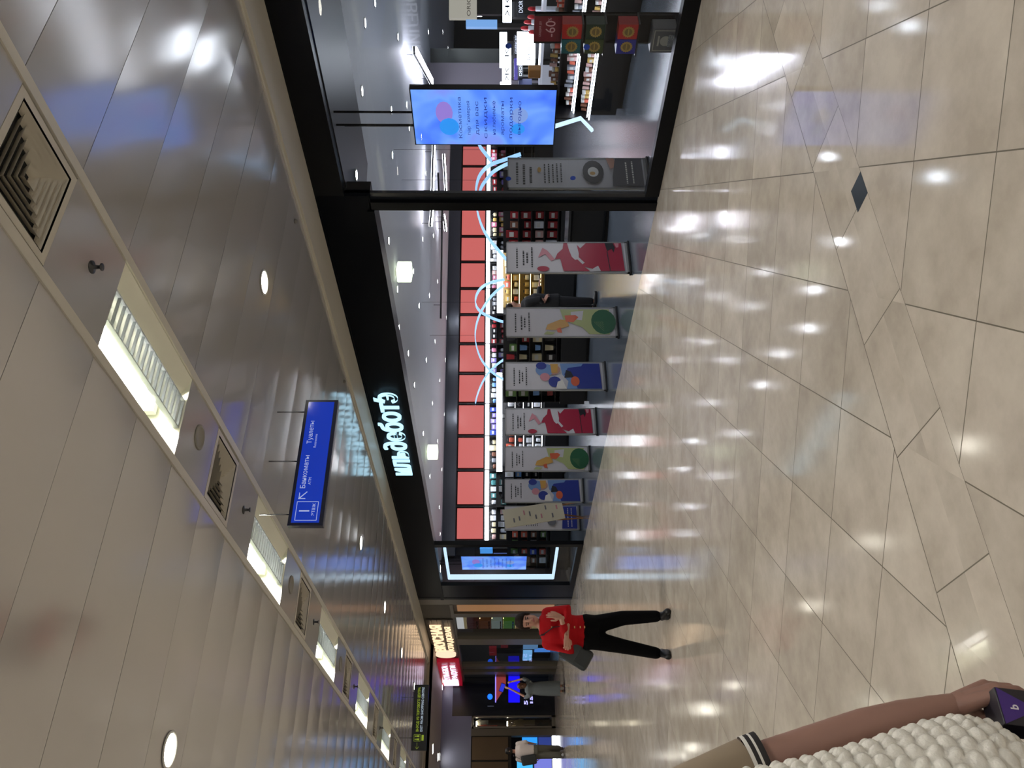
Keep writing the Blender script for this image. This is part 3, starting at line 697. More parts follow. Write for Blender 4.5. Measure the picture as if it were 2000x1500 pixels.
def screen(name, X, ya, yb, z0, z1, label):
    t = thing('digital_screen', label, 'screen', (X, (ya+yb)/2, z0), R90); w = abs(yb-ya); h = z1-z0
    q = MB(); q.box((-w/2-0.012, 0.0, -0.012), (w/2+0.012, 0.07, h+0.012)); q.build('casing', M_FRAME, t)
    q = MB(); q.box((-w/2, -0.004, 0), (w/2, 0.0, h)); dsp = q.build('display', M_SCR, t)
    q = MB()
    gl = glow('screen_pink', '#a88ae8', 0.9); g2 = glow('screen_cyan', '#2f9dff', 1.0); g3 = glow('screen_pale', '#8aa8e8', 1.0)
    for cx, cz, rx, rz_, mi in ((0.1, 0.78, 0.2, 0.06, 0), (-0.16, 0.75, 0.16, 0.07, 1), (0.05, 0.25, 0.14, 0.06, 2), (-0.2, 0.26, 0.1, 0.05, 1)):
        pts = ell(cx*w, cz*h, rx*w, rz_*h, 16)
        q.add([(x, -0.0045-0.0002*mi, z) for x, z in pts], [tuple(range(16))], mi)
    q.build('picture_spot', [gl, g2, g3], dsp)
    words = ['Косметика', 'парфюмерия', 'для вас', 'скидки', 'на любимые', 'ароматы', 'подарки', 'выгодно']
    tm = mat('screen_ink', '#2a3a8e', 0.4, emit='#2b46b8', es=0.6)
    for k, wd_ in enumerate(words):
        o = lettering('lettering', wd_, 0.05*h/1.45, tm, dsp, (0, -0.006, h*(0.66-0.06*k)), (1, 0, 0), (0, 0, 1), align='CENTER', width=w*(0.62 if k % 3 else 0.75))
    q = MB()
    for x in (-w*0.18, w*0.06): q.tube([(x, 0.035, h), (x, 0.035, SZ-0.014-z0)], 0.012, 8)
    q.build('hanging_rod', M_FRAME, t)
    return t
s0 = PX(803, 175, 7.0); s1 = PX(1080, 282, 7.0)
screen('a', 7.0, s0.y, s1.y, 1.2, 2.665, 'tall blue digital screen hanging inside the near shop window')
for x0, x1, y0, y1, X, col, es, lab in ((938, 962, 1071, 1082, 9.0, '#4f9fee', 1.0, 'light blue lit panel behind the far window'), (964, 990, 1071, 1083, 9.2, '#6f8fe8', 0.9, 'second light blue lit panel behind the far window'), (1036, 1046, 1074, 1090, 8.6, '#b8882e', 0.5, 'golden display bottle behind the far window'), (1056, 1066, 1072, 1090, 8.7, '#b8882e', 0.5, 'second golden display bottle behind the far window')):
    a_, b_ = PX(x0, y1, X), PX(x1, y0, X); w = abs(a_.y-b_.y); t = thing('window_display', lab, 'display', (X, (a_.y+b_.y)/2, 0), R90)
    q = MB(); q.box((-w/2, 0, b_.z), (w/2, 0.1, a_.z), bev=0.01); q.build('lit_face', mat('wd_'+col, col, 0.3, emit=col, es=es), t)
    q = MB(); q.box((-w*0.4, 0.01, 0), (w*0.4, 0.09, b_.z)); q.build('stand', M_SHELF, t)
s0 = PX(903, 1087, 7.35); s1 = PX(1027, 1112, 7.35)
screen('b', 7.35, s0.y, s1.y, s1.z, s0.z+0.03, 'blue digital screen hanging in the far shop window')
# LED frame round the far screen, LED chevron and hoops
M_LED = glow('led_ice_blue', '#9fd0ff', 1.25)
M_LEDW = glow('led_white_blue', '#cfeaff', 1.4)
def ribbon(name, pts, w, th, m, label, cat, group=None, hang=None, wdir=None):
    t = thing(name, label, cat, tuple(pts[len(pts)//2]), 0.0, group); o0 = Vector(pts[len(pts)//2])
    q = MB(); P = [Vector(p)-o0 for p in pts]
    vs = []
    for i, p in enumerate(P):
        tg = (P[min(i+1, len(P)-1)]-P[max(i-1, 0)]).normalized()
        wv = Vector(wdir) if wdir else Vector((1, 0, 0)); wv = (wv-tg*wv.dot(tg)).normalized(); nv = tg.cross(wv)
        vs += [p-wv*w/2-nv*th/2, p+wv*w/2-nv*th/2, p+wv*w/2+nv*th/2, p-wv*w/2+nv*th/2]
    fs = [(4*i+j, 4*i+(j+1) % 4, 4*i+4+(j+1) % 4, 4*i+4+j) for i in range(len(P)-1) for j in range(4)]+[(3, 2, 1, 0), tuple(len(vs)-4+j for j in range(4))]
    q.add(vs, fs); q.build('light_strip', m, t)
    if hang:
        q = MB()
        for i in hang: q.tube([P[i], (P[i].x, P[i].y, SZ-o0.z)], 0.003, 5)
        q.build('hanging_wire', M_FRAME, t)
    return t
LX = 7.25
pts = [PX(872, 1069, LX)+Vector((0, -0.5, 0)), PX(877, 1127, LX), PX(1080, 1127, LX), PX(1086, 1069, LX)+Vector((0, -0.5, 0))]
zt = pts[1].z; zb = pts[2].z; ys_ = pts[1].y
pts = [(LX, ys_-2.0, zt), (LX, ys_-0.001, zt), (LX, ys_, zt-0.001), (LX, ys_, zb+0.001), (LX, ys_-0.001, zb), (LX, ys_-2.0, zb)]
ribbon('light_loop', pts, 0.12, 0.05, M_LEDW, 'ice-blue LED light frame around the far window screen', 'LED light', hang=[1])
pts = [PX(1079, 248, 7.4), PX(1134, 231, 7.4), PX(1157, 255, 7.4)]
t = ribbon('led_bracket', pts, 0.04, 0.03, M_LEDW, 'bent white LED strip under the near blue screen', 'LED light', hang=[0])
HO = [
 ([(931, 268), (937, 285), (948, 300), (960, 315)], 'shortest LED arc, cut off by the near screen', 10.5),
 ([(1017, 301), (985, 312), (962, 320), (946, 331), (935, 347), (930, 368), (930, 395), (934, 420), (943, 446), (955, 466), (970, 485), (989, 507)], 'wide LED arc that crosses behind the mullion', 10.5),
 ([(1018, 310), (987, 322), (963, 336), (949, 352), (940, 366), (935, 383), (932, 400)], 'LED arc beginning behind the plate-poster gate', 10.9),
 ([(985, 546), (965, 550), (947, 557), (935, 568), (929, 583), (930, 597), (938, 608), (952, 617), (968, 624), (984, 629)], 'narrow LED loop above the gold gondola', 11.4),
 ([(985, 557), (968, 570), (953, 587), (939, 610), (931, 632), (928, 655), (931, 678), (939, 700), (952, 718), (968, 732), (989, 744)], 'wide LED arc between the green and blue gates', 12.0),
 ([(998, 694), (980, 705), (965, 717), (950, 734), (938, 756), (930, 780), (928, 800), (931, 822), (940, 842), (952, 857), (966, 868), (984, 880)], 'wide LED arc above the white-goods gondolas', 13.5)]
for px, lab, X in HO:
    P = [PX(x, y, X) for x, y in px]
    # smooth the traced curve
    Q = []
    for i in range(len(P)-1):
        a_, b_ = P[i], P[i+1]; p_, n_ = P[max(i-1, 0)], P[min(i+2, len(P)-1)]
        for k in range(4):
            u = k/4; Q.append(0.5*((2*a_)+(b_-p_)*u+(2*p_-5*a_+4*b_-n_)*u*u+(3*a_-p_-3*b_+n_)*u**3))
    Q.append(P[-1])
    ribbon('led_hoop', Q, 0.06, 0.02, M_LED, 'ice-blue '+lab, 'LED light', 'LED hoops hanging in the store', hang=[len(Q)//2], wdir=(1, -0.9, 0.1))

# ------------------------------------------------------------------ store ceiling lights
M_SPOT = glow('spot_lens', '#eef6ff', STORE_SPOT)
SPOTS = [(708, 178), (714, 45), (733, 5), (767, 303), (695, 342), (800, 250), (778, 72), (795, 205), (765, 215), (777, 565), (808, 530), (839, 577), (819, 597), (855, 550), (850, 667), (798, 690), (833, 703), (870, 703), (859, 743), (810, 752), (845, 787), (827, 847), (868, 810), (855, 862), (840, 930), (863, 917), (860, 1043), (865, 63), (875, 95), (837, 62), (832, 338), (847, 460), (826, 467), (870, 447), (858, 990), (872, 620), (780, 640), (760, 470)]
spt = thing('store_spotlight', 'small white ceiling spotlight in the cosmetics store', 'spotlight', (0, 0, 0), 0.0, 'spotlights in the store ceiling')
q = MB(); q.lathe([(0.075, 0.0), (0.075, -0.01), (0.06, -0.012), (0.058, 0.0)], 16); q.build('rim', M_WHITE, spt)
q = MB(); q.lathe([(0.058, -0.004), (0.0, -0.004)], 14); q.build('lens', M_SPOT, spt)
beam(spt, STORE_W, 110, -0.02, 0.04, (0.95, 0.97, 1.0))
for i, (x, y) in enumerate(SPOTS):
    p = PZ(x, y, SZ-0.012); o = spt if i == 0 else dup(spt, (0, 0, 0)); o.location = (p.x, p.y, SZ-(0.012 if (x, y) == (695, 342) else 0.0))
for x, y, lab in ((790, 531, 'larger glowing cube lantern under the store ceiling'), (845, 883, 'smaller-looking glowing cube lantern farther along the store ceiling')):
    p = PZ(x, y, SZ-0.15); t = thing('cube_lantern', lab, 'lantern', (p.x, p.y, SZ-0.27), 0.3)
    q = MB(); q.box((-0.13, -0.13, 0), (0.13, 0.13, 0.24), bev=0.02); q.build('diffuser', glow('lantern_glow', '#e8f6d8', 1.6), t)
    q = MB(); q.box((-0.05, -0.05, 0.24), (0.05, 0.05, 0.27)); q.build('mount', M_WHITE, t)
M_BAR = glow('linear_lamp', '#f4f2ff', STORE_BAR); M_UP = glow('linear_lamp_added_top', '#f4f2ff', 17.0)
def bar(p, q_, lit, lab, w=0.06):
    p = PZ(p[0], p[1], SZ-0.22); q_ = PZ(q_[0], q_[1], SZ-0.22); c = (p+q_)/2
    t = thing('linear_lamp', lab, 'ceiling light', tuple(c), 0.0, 'linear fittings in the store ceiling')
    m = MB(); m.bar(p-c+Vector((0, 0, 0.028)), q_-c+Vector((0, 0, 0.028)), w+0.02, 0.044); m.build('casing', M_FRAME, t)
    if lit: m = MB(); m.bar(p-c-Vector((0, 0, 0.005)), q_-c-Vector((0, 0, 0.005)), w, 0.02); m.build('diffuser', M_BAR, t); m = MB(); m.bar(p-c+Vector((0, 0, 0.054)), q_-c+Vector((0, 0, 0.054)), w, 0.006); m.build('added_uplight', M_UP, t)  # glowing top face is added to brighten the store ceiling
    m = MB()
    for e in (p.lerp(q_, 0.12), p.lerp(q_, 0.88)): m.tube([e-c+Vector((0, 0, 0.05)), e-c+Vector((0, 0, 0.216))], 0.006, 6)
    m.build('suspension', M_FRAME, t)
bar((812, 98), (845, 160), True, 'bright slanted bar lamp right of the near blue screen', 0.12)
bar((849, 285), (846, 384), True, 'bright bar lamp left of the near blue screen')
bar((868, 302), (873, 384), True, 'second bright bar lamp left of the near blue screen')
bar((858, 338), (860, 384), False, 'short unlit black bar between two bar lamps')
bar((846, 408), (843, 440), True, 'short bright bar lamp left of the mullion')
bar((866, 408), (863, 622), False, 'long black track on the store ceiling')
bar((868, 420), (872, 450), True, 'short bar lamp beside the long black track')

# ------------------------------------------------------------------ shop name on the fascia
M_NAME = glow('shop_name_white', '#b4e6ff', 1.5)
M_HALO = glow('shop_name_side', '#6fc4ff', 1.6)
t = thing('shop_sign', 'illuminated white shop name on the black fascia', 'shop sign', (FX-0.03, 12.0, 3.37), 0.0)
lettering('lettering', 'иль∂еботэ', 0.52, M_NAME, t, (-0.05, 1.36, -0.02), (0, -1, 0), (0, 0, 1), ext=0.014, width=2.72, bold=0.007)
lettering('accent', '´', 0.5, M_NAME, t, (-0.05, -1.1, 0.0), (0, -1, 0), (0, 0, 1), ext=0.012, bold=0.012)
# blue direction sign
t = thing('direction_sign', 'blue hanging direction sign below the corridor ceiling', 'sign', (3.51, 6.66, 3.29), 0.0)
q = MB(); q.box((-0.635, 0.0, 0.0), (0.635, 0.06, 0.305)); q.build('casing', mat('sign_navy_frame', '#0a1338', 0.3), t)
q = MB(); q.box((-0.61, -0.005, 0.035), (0.61, 0.0, 0.275)); fc = q.build('face', mat('sign_blue_face', '#0b2fa8', 0.12, emit='#0a3fd8', es=0.42), t)
M_SW = glow('sign_lettering', '#b8c8f0', 0.75)
def sg(txt, x, z, s, par=None): lettering('lettering', txt, s, M_SW, fc, (x, -0.008, z), (1, 0, 0), (0, 0, 1))
sg('1', -0.535, 0.13, 0.13); sg('этаж', -0.55, 0.082, 0.05)
q = MB()
for a_, b_ in (((-0.59, 0.06), (-0.415, 0.06)), ((-0.59, 0.245), (-0.415, 0.245)), ((-0.59, 0.06), (-0.59, 0.245)), ((-0.415, 0.06), (-0.415, 0.245))):
    q.bar((a_[0], -0.006, a_[1]), (b_[0], -0.006, b_[1]), 0.004, 0.006, up=(0, 1, 0))
q.build('number_box', M_SW, fc)
q = MB(); q.bar((-0.385, -0.006, 0.235), (-0.32, -0.006, 0.17), 0.004, 0.016, up=(0, 1, 0)); q.bar((-0.385, -0.006, 0.24), (-0.385, -0.006, 0.18), 0.004, 0.014, up=(0, 1, 0)); q.bar((-0.39, -0.006, 0.235), (-0.33, -0.006, 0.235), 0.004, 0.014, up=(0, 1, 0)); q.build('arrow', M_SW, fc)
sg('Банкоматы', -0.29, 0.195, 0.062); sg('ATM', -0.25, 0.15, 0.035); sg('Туалеты', 0.16, 0.195, 0.06); sg('Restrooms', 0.12, 0.15, 0.032)
q = MB()
for x in (-0.52, 0.0, 0.52): q.tube([(x, 0.03, 0.305), (x, 0.03, CZ-3.295)], 0.006, 6)
q.build('hanging_rod', M_STEEL, t)
# exit sign
t = thing('exit_sign', 'black hanging exit sign with green and white lettering down the corridor', 'sign', (3.595, 18.23, 3.29), 0.0)
q = MB(); q.box((-0.645, 0.0, 0.0), (0.645, 0.07, 0.31)); fc = q.build('casing', mat('exit_black', '#101113', 0.2), t)
MG = glow('exit_green', '#a9bf2c', 0.5); MWH = glow('exit_white', '#aebccc', 0.7)
lettering('lettering', 'ВЫХОД ИЗ ТОРГОВОГО ЦЕНТРА', 0.07, MG, fc, (-0.29, -0.006, 0.175), (1, 0, 0), (0, 0, 1), width=0.88, bold=0.002)
lettering('lettering', 'EXIT FROM SHOPPING CENTRE', 0.066, MWH, fc, (-0.29, -0.006, 0.095), (1, 0, 0), (0, 0, 1), width=0.88, bold=0.002)
q = MB(); q.bar((-0.62, -0.006, 0.19), (-0.5, -0.006, 0.19), 0.004, 0.012, up=(0, 1, 0)); q.bar((-0.62, -0.006, 0.19), (-0.575, -0.006, 0.225), 0.004, 0.012, up=(0, 1, 0)); q.bar((-0.62, -0.006, 0.19), (-0.575, -0.006, 0.155), 0.004, 0.012, up=(0, 1, 0)); q.build('arrow', MG, fc)
q = MB()
for x0, z0, x1, z1 in ((-0.47, 0.13, -0.34, 0.13), (-0.47, 0.26, -0.34, 0.26), (-0.47, 0.13, -0.47, 0.26), (-0.34, 0.13, -0.34, 0.26)): q.bar((x0, -0.006, z0), (x1, -0.006, z1), 0.004, 0.008, up=(0, 1, 0))
for x in (-0.435, -0.375):
    q.add([(px_, -0.007, pz_) for px_, pz_ in ell(x, 0.232, 0.013, 0.013, 10)], [tuple(range(10))]); q.add([(x-0.02, -0.007, 0.15), (x+0.02, -0.007, 0.15), (x+0.014, -0.007, 0.212), (x-0.014, -0.007, 0.212)], [(0, 1, 2, 3)])
q.box((-0.46, -0.007, 0.06), (-0.35, -0.005, 0.105)); q.build('pictogram', MG, fc)
q = MB()
for x in (-0.4, 0.4): q.tube([(x, 0.035, 0.31), (x, 0.035, CZ-3.295)], 0.008, 6)
q.build('hanging_rod', M_STEEL, t)

# ================================================================== BEHIND THE NEAR WINDOW
# promotion stand right behind the glass
SX = 7.45
def sxy(x, y): p = PX(x, y, SX); return p.y, p.z
yl, _ = sxy(1200, 83); yr, _ = sxy(1200, 27); ysm = (yl+yr)/2; wS = abs(yl-yr)
t = thing('promotion_stand', 'narrow black promotion stand with red discount sign behind the window glass', 'display stand', (SX, ysm, 0), R90)
zt = sxy(1043, 55)[1]; zs_ = sxy(1096, 55)[1]
q = MB(); q.box((-wS/2, 0.0, 0), (wS/2, 0.03, zt)); q.box((-wS/2, -0.2, 0), (wS/2, 0.03, 0.05)); q.box((-wS/2, -0.02, 0.03), (-wS/2+0.015, 0.03, zt)); q.box((wS/2-0.015, -0.02, 0.03), (wS/2, 0.03, zt)); q.build('column', M_BLKMAT, t)
q = MB(); q.box((-wS/2, -0.012, zs_), (wS/2, 0.0, zt)); sgn = q.build('discount_sign', mat('discount_red', '#8a1f30', 0.4), t, label='dark red sign reading -60')
MP = mat('sign_pale_print', '#d8a8ac', 0.5, emit='#d8a8ac', es=0.1)
lettering('lettering', '-60', 0.14, MP, sgn, (0, -0.016, zs_+0.06), (1, 0, 0), (0, 0, 1), align='CENTER')
lettering('lettering', '%', 0.05, MP, sgn, (wS*0.33, -0.016, zs_+0.1), (1, 0, 0), (0, 0, 1), align='CENTER')
lettering('lettering', 'скидки до', 0.035, MP, sgn, (0, -0.016, zs_+0.2), (1, 0, 0), (0, 0, 1), align='CENTER')
shz = [sxy(x, 57)[1] for x in (1133, 1177, 1240, 1322)]
for z in shz:
    q = MB(); q.box((-wS/2-0.02, -0.2, z-0.015), (wS/2+0.02, 0.0, z)); q.build('shelf', M_SHELF, t)
def gift(lx, z, w, h, col, lab, dpt=0.14):
    t = thing('gift_box', lab, 'box', (SX-0.11, ysm-lx, z), R90, 'boxes on the promotion stand')
    q = MB(); q.box((-w/2, -dpt/2, 0), (w/2, dpt/2, h)); q.build('carton', mat('carton_'+col, col, 0.35), t)
    q = MB()
    pts = [((0.33 if i % 2 else 0.4)*w*math.cos(2*PI*i/32), (0.33 if i % 2 else 0.4)*w*math.sin(2*PI*i/32)) for i in range(32)]
    q.add([(x, -dpt/2-0.002, h*0.48+z_) for x, z_ in pts], [tuple(range(32))], 0)
    q.add([(x, -dpt/2-0.003, h*0.48+z_) for x, z_ in ell(0, 0, 0.24*w, 0.24*w, 18)], [tuple(range(18))], 1)
    q.box((-0.2*w, -dpt/2-0.004, h*0.45), (0.2*w, -dpt/2-0.003, h*0.51)); q.build('medallion', [mat('gold_medallion', '#b89a52', 0.35, 0.5), mat('medallion_dark', '#7a6432', 0.4)], t)
hh = [sxy(1096, 57)[1]-shz[0], sxy(1141, 57)[1]-shz[1], sxy(1203, 57)[1]-shz[2]]
wB = wS*0.5
gift(-wB*0.52, shz[0], wB, hh[0], '#0f5f66', 'teal gift box with gold medallion on the top shelf of the promotion stand')
gift(wB*0.52, shz[0], wB, hh[0], '#c01f1c', 'bright red gift box with gold medallion on the top shelf of the promotion stand')
gift(-wB*0.52, shz[1], wB, hh[1], '#3c4a24', 'olive green gift box with gold medallion on the second shelf')
gift(wB*0.52, shz[1], wB, hh[1], '#16301c', 'dark green gift box with gold medallion on the second shelf')
gift(-wB*0.52, shz[2], wB, hh[2], '#20258c', 'blue gift box with gold medallion on the third shelf')
gift(wB*0.52, shz[2], wB, hh[2], '#b01d1d', 'red gift box with gold medallion on the third shelf')
t = thing('gift_set', 'silver wrapped gift set on the lowest shelf of the promotion stand', 'box', (SX-0.11, ysm, shz[3]), R90); h = sxy(1268, 57)[1]-shz[3]; w = wS*0.86
q = MB(); q.box((-w/2, -0.09, 0), (w/2, 0.07, h), bev=0.01); q.build('carton', mat('gift_set_grey', '#6c6b6a', 0.3, 0.2), t)
q = MB(); f_ = 0.008
for a_, b_ in (((-w*0.4, 0.1*h), (w*0.4, 0.1*h+f_)), ((-w*0.4, 0.9*h), (w*0.4, 0.9*h+f_)), ((-w*0.4, 0.1*h), (-w*0.4+f_, 0.9*h)), ((w*0.4, 0.1*h), (w*0.4+f_, 0.9*h+f_))): q.box((a_[0], -0.094, a_[1]), (b_[0], -0.09, b_[1]))
q.box((-w*0.2, -0.094, 0.72*h), (w*0.2, -0.09, 0.78*h)); pts = ell(0, 0.5*h, w*0.2, w*0.2, 20); q.add([(x, -0.093, z) for x, z in pts], [tuple(range(20))]); q.build('printed_frame', mat('gift_print', '#a9a598', 0.4), t)
q = MB(); q.box((-w*0.24, -0.097, 0.14*h), (w*0.26, -0.094, 0.42*h)); q.build('foil_window', mat('foil', '#d7d7d2', 0.15, 0.9, bump=0.8, bscale=60), t)
# blue round stickers on the glass
MS = mat('sticker_blue', '#143a9a', 0.4)
for x, y, n in ((993, 90, 'highest, beside the white brand box'), (1146, 92, 'lowest, beside the promotion stand'), (993, 349, 'above the plate-poster gate'), (1119, 348, 'over the plate-poster gate')):
    p = PX(x, y, FX+0.017); q = MB(); q.add([(0, r_*math.cos(2*PI*i/20), r_*math.sin(2*PI*i/20)) for r_ in (0.03,) for i in range(20)], [tuple(range(20))])
    q.add([(0.002, 0.03*math.cos(2*PI*i/20), 0.03*math.sin(2*PI*i/20)) for i in range(20)], [tuple(reversed(range(20)))])
    o = q.build('glass_sticker', MS, None, label='blue round window sticker, '+n, cat='sticker', group='blue stickers on the window'); o.location = p
# makeup counter
pa, pb = gp(240, 1213), gp(80, 1244)
xd = (pb-pa).normalized(); crz = math.atan2(xd.y, xd.x)
c = (pa+pb)/2; Lc = (pb-pa).length; ex = 1.3
t = thing('makeup_counter', 'long black makeup counter with white light lines inside the window', 'counter', (c.x, c.y, 0), crz)
xl, xr = -Lc/2+0.05, Lc/2+ex
q = MB(); q.box((xl, 0.1, 0.08), (xr, 0.75, 0.48)); q.box((xl+0.08, 0.15, 0), (xr, 0.7, 0.08)); q.build('base', M_BLKMAT, t)
q = MB(); q.box((xl, 0.62, 0.48), (xr, 0.7, 1.0)); q.box((xl, 0.02, 0.48), (xl+0.03, 0.7, 1.0)); q.build('back_panel', M_SHELF, t)
TI = [(0.50, 0.0, 0.62), (0.72, 0.12, 0.62), (0.95, 0.25, 0.62)]
for z, y0, y1 in TI:
    q = MB(); q.box((xl, y0, z-0.03), (xr, y1, z)); s_ = q.build('shelf', M_SHELF, t)
    if z < 0.9: q = MB(); q.box((xl+0.02, y0-0.012, z-0.028), (xr, y0-0.001, z-0.010)); q.build('light_strip', M_COLD, s_); q = MB(); q.box((xl+0.02, y0+0.03, z+0.004), (xr, y0+0.045, z+0.012)); q.build('light_strip', M_COLD, s_)
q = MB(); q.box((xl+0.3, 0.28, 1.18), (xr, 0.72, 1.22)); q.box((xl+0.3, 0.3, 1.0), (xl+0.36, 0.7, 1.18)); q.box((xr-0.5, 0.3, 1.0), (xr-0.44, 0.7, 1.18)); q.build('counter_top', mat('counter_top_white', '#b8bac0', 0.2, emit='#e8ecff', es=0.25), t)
for (z, y0, y1), h, cols in zip(TI, (0.13, 0.14, 0.14), (['rose', 'coral', 'brown', 'gold'], ['brown', 'rose', 'coral', 'grey'], ['coral', 'brown', 'gold', 'rose'])):
    row(Vector((c.x, c.y, 0)), crz, xl+0.06, xr-0.5, y0+0.12, z, h, 26, cols, ['tube', 'box', 'jar'], 'on the makeup counter', 'goods on the makeup counter', rr, 0.85)
# branded light boxes on dark columns behind the counter
M_LBOX = glow('lightbox_white', '#f0f6ff', 11.0)
M_INK = mat('lightbox_ink', '#1a2a4a', 0.5)
def lightbox(x0, x1, y0, y1, D, lab, text=None, m=None, size=None, ink=None, vertical=False):
    A, B = PD(x0, (y0+y1)/2, D), PD(x1, (y0+y1)/2, D); l, r_ = PD(x0, y1, D), PD(x0, y0, D)
    w = (r_-l).length; h = A.z-B.z
    t = thing('brand_lightbox', lab, 'lightbox', (A.x, A.y, 0), -TH, 'lit brand boxes behind the window')
    q = MB(); q.box((-w*0.3, 0.1, 0), (w*0.3, 0.2, A.z-0.01)); q.build('column', M_SHELF, t)
    q = MB(); q.box((-w/2, 0.0, B.z), (w/2, 0.12, A.z)); bx = q.build('light_panel', m or M_LBOX, t)
    if text:
        if vertical: lettering('lettering', text, size or w*0.5, ink or M_INK, bx, (w*0.12, -0.004, B.z+h*0.5), (0, 0, 1), (-1, 0, 0), align='CENTER', width=h*0.55)
        else: lettering('lettering', text, size or h*0.8, ink or M_INK, bx, (0, -0.004, B.z+h*0.22), (1, 0, 0), (0, 0, 1), align='CENTER', width=w*0.86)
    return t
MD = mat('lightbox_dark', '#1a1d26', 0.4); MWT = glow('brand_white_lettering', '#e6ecff', 1.6)
lightbox(1010, 1045, 62, 121, 12.2, 'largest white lightbox, beside the discount sign', 'ROUGE', size=0.09, ink=mat('lightbox_greyink', '#8a94a8', 0.5))
lightbox(1012, 1021, 121, 151, 12.4, 'dark sign reading DIOR under the largest white lightbox', 'DIOR', MD, ink=MWT)
lightbox(1010, 1024, 0, 27, 12.6, 'sign reading DIOR at the frame edge above the discount sign', 'DIOR', MD, ink=MWT)
lightbox(1004, 1011, 66, 108, 13.2, 'dark sign reading GIVENCHY beside the largest lightbox', 'GIVENCHY', MD, ink=MWT)
lightbox(981, 998, 88, 164, 14.5, 'tall white lightbox with two small black marks near the blue screen', 'Ж  К', size=0.11)
lightbox(976, 990, 63, 128, 16.0, 'white lightbox half hidden behind the marked one')
lightbox(977, 989, 160, 174, 15.0, 'smallest white lightbox touching the blue screen')
lightbox(982, 999, -12, 38, 14.5, 'white lightbox with a mark at the frame edge', 'Ж', size=0.11)
lightbox(932, 941, -10, 28, 18.5, 'slim white lightbox beside the beige lit sign')
MB_ = glow('lightbox_beige', '#b9b3a4', 0.8)
lightbox(877, 931, -25, 35, 18.0, 'beige lit brand sign high on the wall at the frame edge', 'ORIGIN', MB_, size=0.12, ink=mat('beige_ink', '#5a5248', 0.5))
lightbox(910, 971, 38, 52, 17.0, 'light blue glowing vertical panel below the beige sign', None, glow('lightbox_blue', '#7fb2ef', 0.95))
lightbox(1004, 1011, 112, 151, 13.6, 'violet and orange slim panel beside the DIOR sign', None, glow('lightbox_violet', '#7468d8', 0.6))
lightbox(1013, 1039, 154, 172, 12.5, 'dusky blue panel beside the blue screen', None, mat('panel_dusk', '#525a86', 0.4))
# red lipstick shapes printed on standing cards next to the large lightbox
for i, (x, y) in enumerate(((1035, 17), (1034, 33), (1027, 43), (1021, 55), (1036, 63))):
    p = PD(x, y, 12.05); t = thing('lipstick_dummy', 'oversized red lipstick shape above the discount sign', 'display dummy', (p.x, p.y, 0), 0.0, 'red lipstick dummies')
    q = MB(); q.lathe([(0.035, 0.0), (0.035, p.z-0.09), (0.03, p.z-0.08)], 12); q.build('case', mat('dummy_white', '#dfe3ee', 0.3), t)
    q = MB(); q.lathe([(0.028, p.z-0.08), (0.03, p.z-0.02), (0.022, p.z+0.015), (0.008, p.z+0.03)], 12); q.build('lipstick', mat('dummy_red', '#d5303a', 0.3), t)
# perfume tester on the counter
p = PD(1037, 140, 11.3); t = thing('perfume_tester', 'large amber perfume dummy below the DIOR sign', 'bottle', (p.x, p.y, 1.221), crz)
q = MB(); q.box((-0.08, -0.05, 0), (0.08, 0.05, 0.17), bev=0.015); q.build('flacon', mat('amber_flacon', '#9a6a35', 0.15), t)
q = MB(); q.box((-0.03, -0.03, 0.17), (0.03, 0.03, 0.24), bev=0.006); q.build('cap', M_SHELF, t)
# grey pillars in the depth of the store
for (x, ya, yb, D, col, n) in ((1000, 128, 176, 19.5, '#807b84', 'wall_pillar'), (1000, 100, 128, 20.5, '#5d605f', 'wall_pillar')):
    A, B = PD(x, yb, D), PD(x, ya, D); q = MB(); q.bar((A.x, A.y, SZ/2), (B.x, B.y, SZ/2), 0.3, SZ)
    struct(n, q, mat('pillar_'+col, col, 0.6), label='grey pillar inside the cosmetics store')

# ================================================================== RIGHT WALL BEYOND THE STORE
def wy(y): return PX(1000, y, FX).y
M_POST = mat('anodised_post', '#7c766b', 0.35, 0.4)
q = MB(); q.box((FX-0.02, wy(1168), 0), (FX+0.3, wy(1179), CZ)); q.box((FX-0.02, wy(1179), 3.05), (FX+0.3, 28.7, CZ), 1)
q.box((FX-0.02, wy(1197), 0), (FX+0.2, wy(1204), 3.05)); q.box((FX-0.05, wy(1245), 0), (FX+0.25, wy(1256), 3.05)); q.box((FX-0.02, wy(1300), 0), (FX+0.15, wy(1305), 3.05)); q.box((FX-0.02, wy(1311), 0), (FX+0.15, wy(1316), 3.05)); q.box((FX-0.02, wy(1180), 0), (FX+0.2, wy(1197), 0.35))
q.box((FX-0.03, wy(1179), 3.0), (FX+0.2, 28.7, 3.08)); q.box((FX+2.5, 23.9, 0), (FX+2.6, 28.9, CZ), 1)
struct('wall_right', q, [M_POST, mat('far_dark_beige', '#57524a', 0.6)], label='beige posts and header of the shops beyond the cosmetics store')
q = MB(); q.box((FX+0.05, wy(1204), 0.02), (FX+0.06, wy(1245), 3.0)); q.box((FX+0.05, wy(1256), 0.02), (FX+0.06, 28.6, 3.0))
struct('window_3', q, M_GLASS, label='glass fronts of the sweets shop and its neighbour')
za, zb = PX(850, 1188, FX).z, 0.36
t = thing('copper_panel', 'tall narrow copper-coloured lit panel beside the sweets shop', 'lit panel', (FX+0.02, (wy(1181)+wy(1196))/2, 0.35), R90); w = abs(wy(1181)-wy(1196))
q = MB(); q.box((-w/2, 0, 0), (w/2, 0.1, 3.0-0.35)); q.build('frame', mat('copper_frame', '#6d5a48', 0.4, 0.5), t)
